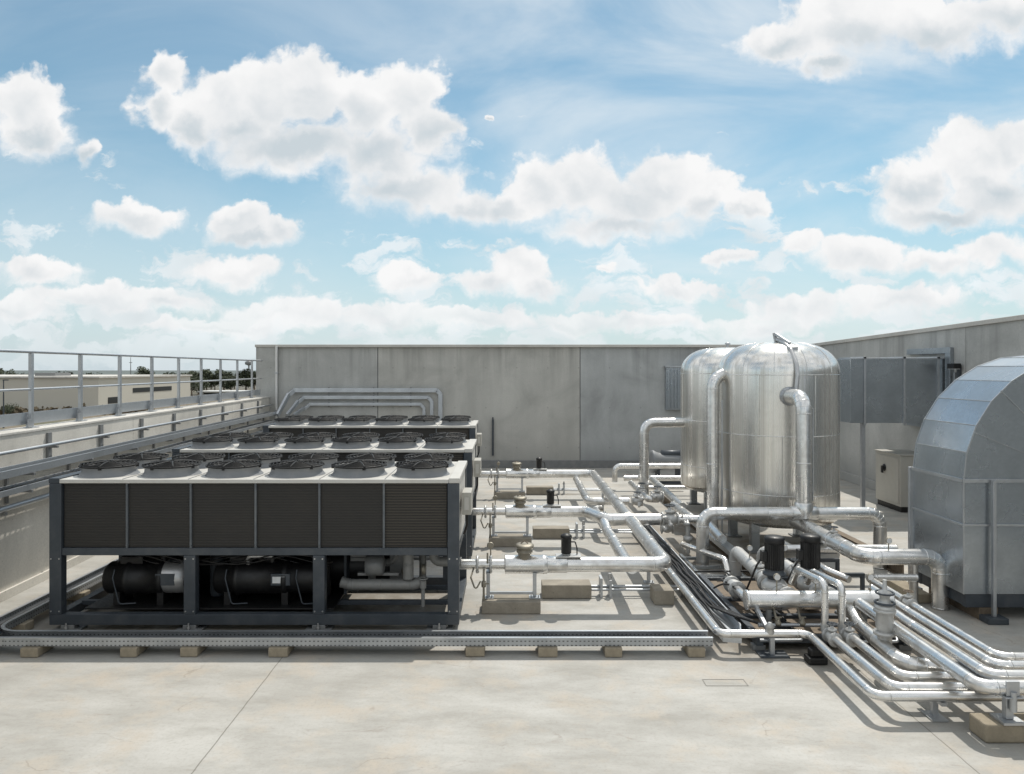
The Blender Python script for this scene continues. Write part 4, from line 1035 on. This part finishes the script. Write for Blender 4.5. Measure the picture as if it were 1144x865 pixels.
# cabinet
t = thing('electrical_cabinet', (11.3,21.2,0), 'beige electrical cabinet with dark rotary handle standing below the wall duct', 'cabinet')
MB().box(10.9,11.8,20.6,22.0,.16,1.58).build('case', M['beige'], t, bevel=.012)
d = MB().box(10.882,10.898,20.68,21.92,.24,1.50).build('door', M['beige'], t, bevel=.004)
MB().lathe((10.88,21.45,1.15),(-1,0,0),[(.10,0),(.10,.015),(.06,.02),(.06,.05)],18).box(10.80,10.83,21.40,21.50,1.0,1.2).build('handle', M['black'], d)
MB().box(10.94,11.76,20.64,21.96,.004,.158).build('plinth', M['black'], t)
MB().box(10.87,11.83,20.57,22.03,1.583,1.61).build('cover', M['beige'], t, bevel=.005)
# wall lamp
t = thing('wall_lamp', (12.1,19.9,4.0), 'small dark floodlight fixed high on the right wall beside the duct', 'lamp')
MB().box(11.86,12.06,19.75,20.05,4.0,4.14).build('housing', M['black'], t, bevel=.01)
MB().box(12.05,12.138,19.86,19.94,3.72,4.10).build('bracket', M['frame'], t)
MB().box(11.88,12.04,19.77,20.03,3.985,3.998).build('lens', M['plate'], t)
tag(MB().box(12.06,12.137,20.02,20.10,.32,3.9).build('conduit', M['galv']), 'vertical pale conduit down the right wall beside the duct collar', 'conduit')

# ------------------------------------------------------------------ beyond the parapet
wm = paint('warehouse_sheet', (.56,.53,.46), .7, 0, .1, .05)
t = thing('warehouse', (-150,235,-8), 'wide pale flat roofed warehouse beyond the railing', 'building')
MB().box(-230,-114,207,267,-8,1.35).build('wall', wm, t)
MB().box(-230.5,-113.5,206.5,267.5,1.353,1.85).build('roof_edge', M['coping'], t)
MB().box(-114+.02,-113.9,226,252,-3.3,-1.9).build('window', M['black'], t)
MB().box(-113.98,-113.85,212,219,-6.0,-4.2).build('door', M['black'], t)
for x, w in ((-180,9),(-140,6)): MB().box(x,x+w,220,228,1.853,2.8).build('roof_unit', M['grey'], t)
t = thing('low_building', (-130,340,-8), 'long low white building in front of the distant trees', 'building')
MB().box(-139,-121,335,347,-8,-6.6).build('wall', M['coping'], t); MB().box(-140,-120,334,348,-6.597,-6.1).build('roof', M['white'], t)
MB().box(-137,-123,334.85,334.98,-7.6,-6.9).build('window', M['black'], t)
fm, nt, p = newmat('dark_foliage'); v = coords(nt)
L(nt, ramp(nt, noise(nt, v, .6, 4), [(.35, (.018,.026,.012)), (.65, (.055,.068,.03))]), p.inputs['Base Color']); p.inputs['Roughness'].default_value = .8
def make_tree(seed, h, w):
    r = random.Random(seed); t = thing('tree', (0,0,0), 'dark bushy tree in the distant treeline beyond the railing', 'tree', 'distant trees beyond the railing')
    MB().sweep([(0,0,0),(.1,0,h*.35),(.2,.1,h*.6)], [h*.035,h*.025,h*.012], 8).build('trunk', M['rust'], t)
    mb = MB(); cl = [(r.uniform(-.55,.55)*w, r.uniform(-.55,.55)*w, h*r.uniform(.35,.85), r.uniform(.22,.42)*w) for _ in range(12)]
    for _ in range(1500):
        cx_, cy_, cz, cr = r.choice(cl); d = Vector((r.gauss(0,1),r.gauss(0,1),r.gauss(0,.8))).normalized()*cr*r.uniform(.5,1.0)
        c = Vector((cx_,cy_,cz))+d; u = Vector((r.gauss(0,1),r.gauss(0,1),r.gauss(0,1))).normalized(); k = u.orthogonal().normalized(); s_ = r.uniform(.2,.45)*h/9
        mb.add([c-u*s_, c+k*s_*.6, c+u*s_, c-k*s_*.6], [(0,1,2,3)])
    mb.build('crown', fm, t); return t
protos = [make_tree(1,9,5.5), make_tree(2,7.5,5), make_tree(3,10.5,5)]
spots = [(205,300),(214,330),(222,345),(231,372),(240,395),(250,390),(258,372),(266,365),(275,380),(284,372),(292,400),(212,420),(236,430),(262,440),(288,450),(6,420),(18,430),(-8,425),(68,440),(100,430),(160,420),(192,410),(300,410)]
used = [False]*3
for i, (px, Y) in enumerate(spots):
    k = i % 3
    o = protos[k] if not used[k] else copy_tree(protos[k]); used[k] = True
    o.location = ((px-567)*Y/830, Y, -8); o.rotation_euler.z = i*1.3; s_ = rnd.uniform(.95,1.2) * (1.0 if px > 200 else 1.15); o.scale = (s_*1.25,s_*1.25,s_)
t = thing('street_lamp', ((4-567)*150/830,150,-8), 'tall thin lamp post standing before the warehouse at the left edge', 'street lamp')
x = (4-567)*150/830
MB().lathe((x,150,-8),(0,0,1),[(.18,0),(.10,9.6)],10).build('pole', M['frame'], t)
MB().box(x-.1,x+.9,149.8,150.2,1.6,1.8).build('lamp_head', M['frame'], t)
tree2 = copy_tree(protos[1]); tree2.location = ((9-567)*175/830,175,-8); tree2.scale = (.45,.45,.55); tree2['label'] = 'small dark shrub tree beside the lamp post before the warehouse'; del tree2['group']
t = thing('radio_mast', ((146-567)*520/830,520,-8), 'thin radio mast rising above the warehouse roof on the horizon', 'mast')
x = (146-567)*520/830
MB().lathe((x,520,-8),(0,0,1),[(.5,0),(.15,20)],8).build('pole', M['grey'], t); MB().box(x-1,x+1,519.8,520.2,8,8.4).build('arm', M['grey'], t)
t = thing('water_tower', ((278-567)*600/830,600,-8), 'small distant water tower at the right of the treeline', 'water tower'); x = (278-567)*600/830
MB().lathe((x,600,6.5),(0,0,1),[(.6,0),(3,1),(3,3),(.2,4.2)],16).build('bowl', M['grey'], t); MB().cyl((x,600,-8),(x,600,6.5),.6,10).build('stem', M['grey'], t)
t = thing('hedge', (-150,180,-8), 'scrubby brown hedge strip along the foot of the warehouse', 'hedge')
mb = MB(); r = random.Random(5)
for _ in range(2600):
    c = Vector((r.uniform(-200,-95), 196+r.gauss(0,2.5), -8+abs(r.gauss(0,.7)))); u = Vector((r.gauss(0,1),r.gauss(0,1),r.gauss(0,1))).normalized()*r.uniform(.3,.8); k = u.orthogonal()
    mb.add([c-u,c+k*.6,c+u,c-k*.6],[(0,1,2,3)])
mb.build('foliage', paint('dry_scrub', (.11,.085,.05), .9), t)

# ------------------------------------------------------------------ sky, sun
SUN_AZ = 25.0; SUN_EL = 60.0
w = bpy.data.worlds.new('World'); sc.world = w; w.use_nodes = True
nt = w.node_tree; bg = nt.nodes['Background']
sky = N(nt, 'ShaderNodeTexSky', sky_type='NISHITA'); sky.sun_disc = False
sky.sun_elevation = R(SUN_EL); sky.sun_rotation = R(SUN_AZ); sky.air_density = 1.0; sky.dust_density = .6; sky.ozone_density = 1.5
bg.inputs['Strength'].default_value = .1
tc = N(nt, 'ShaderNodeTexCoord'); D = tc.outputs['Generated']
sp = N(nt, 'ShaderNodeSeparateXYZ'); L(nt, D, sp.inputs[0])
# direction -> flat coordinates on the forward cloud field (u across, v up)
yy = mth(nt, 'MAXIMUM', sp.outputs[1], .08)
u = mth(nt, 'DIVIDE', sp.outputs[0], yy); vv = mth(nt, 'DIVIDE', sp.outputs[2], yy)
cmb = N(nt, 'ShaderNodeCombineXYZ'); L(nt, u, cmb.inputs[0]); L(nt, vv, cmb.inputs[1]); P0 = cmb.outputs[0]
def vm(op, a, b):
    n = N(nt, 'ShaderNodeVectorMath', operation=op)
    for i, q in enumerate((a, b)):
        if q is None: continue
        if hasattr(q, 'is_output'): L(nt, q, n.inputs[i])
        else: n.inputs[i].default_value = q
    return n
def ncol(vec, scale, detail, rough=.55):
    n = N(nt, 'ShaderNodeTexNoise', ins={'Scale': scale, 'Detail': detail, 'Roughness': rough}); L(nt, vec, n.inputs['Vector'])
    return vm('SUBTRACT', n.outputs['Color'], (.5,.5,.5)).outputs[0]
def sstep(x, a, b, lo=0, hi=1):
    m = N(nt, 'ShaderNodeMapRange', interpolation_type='SMOOTHSTEP'); L(nt, x, m.inputs[0])
    for i, q in enumerate((a, b, lo, hi)): m.inputs[i+1].default_value = q
    return m.outputs[0]
w1 = vm('MULTIPLY', ncol(P0, 8, 2), (.07,.05,0)).outputs[0]
w2 = vm('MULTIPLY', ncol(P0, 22, 6, .58), (.058,.052,0)).outputs[0]
P = vm('ADD', vm('ADD', P0, w1).outputs[0], w2).outputs[0]
CL = [(185,85,34,26),(175,120,30,28),(215,145,44,28),(250,118,60,40),(300,112,66,56),(340,100,62,54),(410,118,60,48),(455,108,50,44),(485,145,42,44),(330,160,130,44),(265,140,60,36),(420,170,95,42),(450,212,92,38),(520,232,62,24),
      (600,212,46,38),(645,205,58,46),(700,228,70,44),(740,205,60,48),(790,220,40,36),(832,232,24,22),(690,252,120,24),(565,235,50,22),
      (28,112,54,42),(40,150,50,34),(95,168,20,20),(145,246,58,22),(272,248,38,24),(322,262,34,22),(285,265,55,14),(262,304,56,20),(460,313,50,16),(545,318,42,20),(582,300,50,26),(605,322,40,18),(673,302,16,7),
      (755,322,58,15),(810,291,36,11),(897,276,34,16),(545,132,7,7),
      (1085,175,70,44),(1020,205,66,38),(1110,215,80,46),(1060,238,100,20),(1130,165,40,36),
      (870,45,66,28),(950,30,90,50),(1040,35,100,44),(1120,20,70,38),(930,70,60,18),
      (40,300,66,20),(120,332,110,18),(190,340,60,14),(330,350,100,20),(440,352,75,20),(530,356,85,16),(640,360,75,16),(960,290,66,24),(1040,298,80,20),(1110,282,60,22),(900,345,75,18),(1000,338,95,18),(20,345,75,20),(720,362,95,12),(860,360,80,12),(250,365,120,10)]
dist = ws = wd = None
for (px, py, a, b) in CL:
    c = ((px-567)/830, (412-py)/830, 0)
    d = vm('MULTIPLY', vm('SUBTRACT', P, c).outputs[0], (830/a, 830/b, 0)).outputs[0]
    ln = N(nt, 'ShaderNodeVectorMath', operation='LENGTH'); L(nt, d, ln.inputs[0]); ln = ln.outputs['Value']
    dist = ln if dist is None else mth(nt, 'SMOOTH_MIN', dist, ln, .22)
    g_ = mth(nt, 'SUBTRACT', 1.5, ln, clamp=True)
    dy = vm('DOT_PRODUCT', d, (0,1,0)).outputs['Value']
    if ws is None: ws = mth(nt, 'ADD', g_, .001); wd = mth(nt, 'MULTIPLY', g_, dy)
    else: ws = mth(nt, 'ADD', ws, g_); wd = mth(nt, 'MULTIPLY_ADD', g_, dy, wd)
hgt = mth(nt, 'DIVIDE', wd, ws)                                 # -1 underside .. +1 top of a cloud
bil = N(nt, 'ShaderNodeTexVoronoi', feature='SMOOTH_F1', ins={'Scale': 20, 'Smoothness': .5, 'Detail': 3, 'Roughness': .55, 'Lacunarity': 2.2}); L(nt, P, bil.inputs['Vector'])
nf = noise(nt, P0, 13, 8, .58)
dens = mth(nt, 'SUBTRACT', 1.26, dist)
puff = mth(nt, 'SUBTRACT', .42, bil.outputs['Distance'])
dens2 = mth(nt, 'ADD', mth(nt, 'ADD', dens, mth(nt, 'MULTIPLY', mth(nt, 'SUBTRACT', nf, .5), .80)), mth(nt, 'MULTIPLY', puff, .38))

P1 = vm('ADD', P0, w1).outputs[0]; up = vm('ADD', P1, (.006,.022,0)).outputs[0]
rel = mth(nt, 'SUBTRACT', noise(nt, P1, 7, 4, .48), noise(nt, up, 7, 4, .48))
under = sstep(mth(nt, 'ADD', hgt, mth(nt, 'MULTIPLY', mth(nt, 'SUBTRACT', nf, .5), .55)), .55, -.55)
core0 = mth(nt, 'MULTIPLY', sstep(mth(nt, 'ADD', dens, mth(nt, 'MULTIPLY', puff, .3)), .30, 1.05), mth(nt, 'MULTIPLY_ADD', under, .8, .2))
wid = mth(nt, 'MULTIPLY_ADD', under, .44, .28)
aa = mth(nt, 'DIVIDE', dens2, wid, clamp=True)
alpha = mth(nt, 'MULTIPLY', mth(nt, 'MULTIPLY', aa, aa), mth(nt, 'SUBTRACT', 3, mth(nt, 'MULTIPLY', aa, 2)))
core = mth(nt, 'MULTIPLY', core0, sstep(vv, .08, .30, .35, 1))
shade = mth(nt, 'ADD', mth(nt, 'SUBTRACT', 1.03, mth(nt, 'MULTIPLY', core, .38)), mth(nt, 'ADD', mth(nt, 'MULTIPLY', rel, .62), mth(nt, 'MULTIPLY', puff, .10)))
shade = mth(nt, 'MINIMUM', mth(nt, 'MAXIMUM', shade, .66), 1.03)
# thin high cloud, stretched
cs = N(nt, 'ShaderNodeMapping'); cs.inputs['Scale'].default_value = (1.6, 4.0, 1); cs.inputs['Rotation'].default_value = (0,0,R(14)); L(nt, P0, cs.inputs[0])
cir = mth(nt, 'MULTIPLY', sstep(noise(nt, cs.outputs[0], 1.5, 7, .54, .5), .36, .70), mth(nt, 'MULTIPLY', sstep(u, -.35, .25, .30, 1.0), sstep(vv, .02, .3, .6, 1)))
front = sstep(sp.outputs[1], .55, .68)
tint = mix(nt, 1.0, sky.outputs[0], (.90,1.17,1.07), 'MULTIPLY')
tint = mix(nt, .07, tint, (8,8.4,8.8))
haze = sstep(sp.outputs[2], -.04, .29, .80, 0.0)
base0 = mix(nt, haze, tint, (6.2,7.1,8.1))
base = mix(nt, mth(nt, 'MULTIPLY', cir, .8), base0, (8.3,8.8,9.1))
ccol = ramp(nt, shade, [(.62, (.555,.635,.685)), (.80, (.74,.775,.80)), (.94, (.90,.905,.91)), (1.0, (.955,.955,.955))])
sc10 = N(nt, 'ShaderNodeVectorMath', operation='SCALE'); L(nt, ccol, sc10.inputs[0]); sc10.inputs['Scale'].default_value = 9.9
hz2 = sstep(vv, .0, .13, .45, 0)
lb = N(nt, 'ShaderNodeVectorMath', operation='MULTIPLY'); L(nt, P, lb.inputs[0]); lb.inputs[1].default_value = (1,2.3,1)
bank = mth(nt, 'MULTIPLY', sstep(mth(nt, 'ADD', noise(nt, lb.outputs[0], 10, 9, .56), mth(nt, 'MULTIPLY', vv, -.75)), .40, .50), sstep(vv, .0, .06, .3, .8))
bsh = N(nt, 'ShaderNodeVectorMath', operation='SCALE'); bsh.inputs[0].default_value = (8.3,8.75,9.0); L(nt, mth(nt, 'MULTIPLY_ADD', rel, .7, .99), bsh.inputs['Scale'])
base = mix(nt, bank, base, bsh.outputs[0])
final = mix(nt, mth(nt, 'MULTIPLY', alpha, mth(nt, 'SUBTRACT', 1, hz2)), base, sc10.outputs[0])
L(nt, final, bg.inputs['Color'])
# the rest of the dome: unseen sky, cloud added denser and brighter than ahead as fill light
bx = N(nt, 'ShaderNodeVectorMath', operation='MULTIPLY'); L(nt, D, bx.inputs[0]); bx.inputs[1].default_value = (1,1,2.2)
fill_cloud = mth(nt, 'MULTIPLY', sstep(noise(nt, bx.outputs[0], 3.2, 5, .6), .36, .58), .92)
bg2 = N(nt, 'ShaderNodeBackground'); bg2.inputs['Strength'].default_value = .1
L(nt, mix(nt, fill_cloud, base0, (11.2,11.2,11.0)), bg2.inputs['Color'])
ms = N(nt, 'ShaderNodeMixShader'); L(nt, front, ms.inputs[0]); L(nt, bg2.outputs[0], ms.inputs[1]); L(nt, bg.outputs[0], ms.inputs[2])
L(nt, ms.outputs[0], nt.nodes['World Output'].inputs['Surface'])
w.cycles.sampling_method = 'MANUAL'; w.cycles.sample_map_resolution = 512
sd = bpy.data.lights.new('sun', 'SUN'); sd.energy = 3.6; sd.angle = R(.53); sd.color = (1, .95, .87)
so = bpy.data.objects.new('sun', sd); col.objects.link(so)
ve = Vector((math.sin(R(SUN_AZ))*math.cos(R(SUN_EL)), math.cos(R(SUN_AZ))*math.cos(R(SUN_EL)), math.sin(R(SUN_EL))))
so.rotation_euler = ve.to_track_quat('Z', 'Y').to_euler(); so.location = ve*60

# ------------------------------------------------------------------ camera
cd = bpy.data.cameras.new('camera'); co = bpy.data.objects.new('camera', cd); col.objects.link(co)
co.location = (0,0,H); co.rotation_euler = (R(90),0,0)
cd.sensor_width = 36; cd.lens = 830/1144*36; cd.shift_x = 5/1144; cd.shift_y = -20.5/1144
cd.clip_start = .1; cd.clip_end = 8000
sc.camera = co
sc.view_settings.view_transform = 'Standard'; sc.view_settings.look = 'None'; sc.view_settings.exposure = 0
for o in bpy.data.objects:
    if '_o' in o: del o['_o']
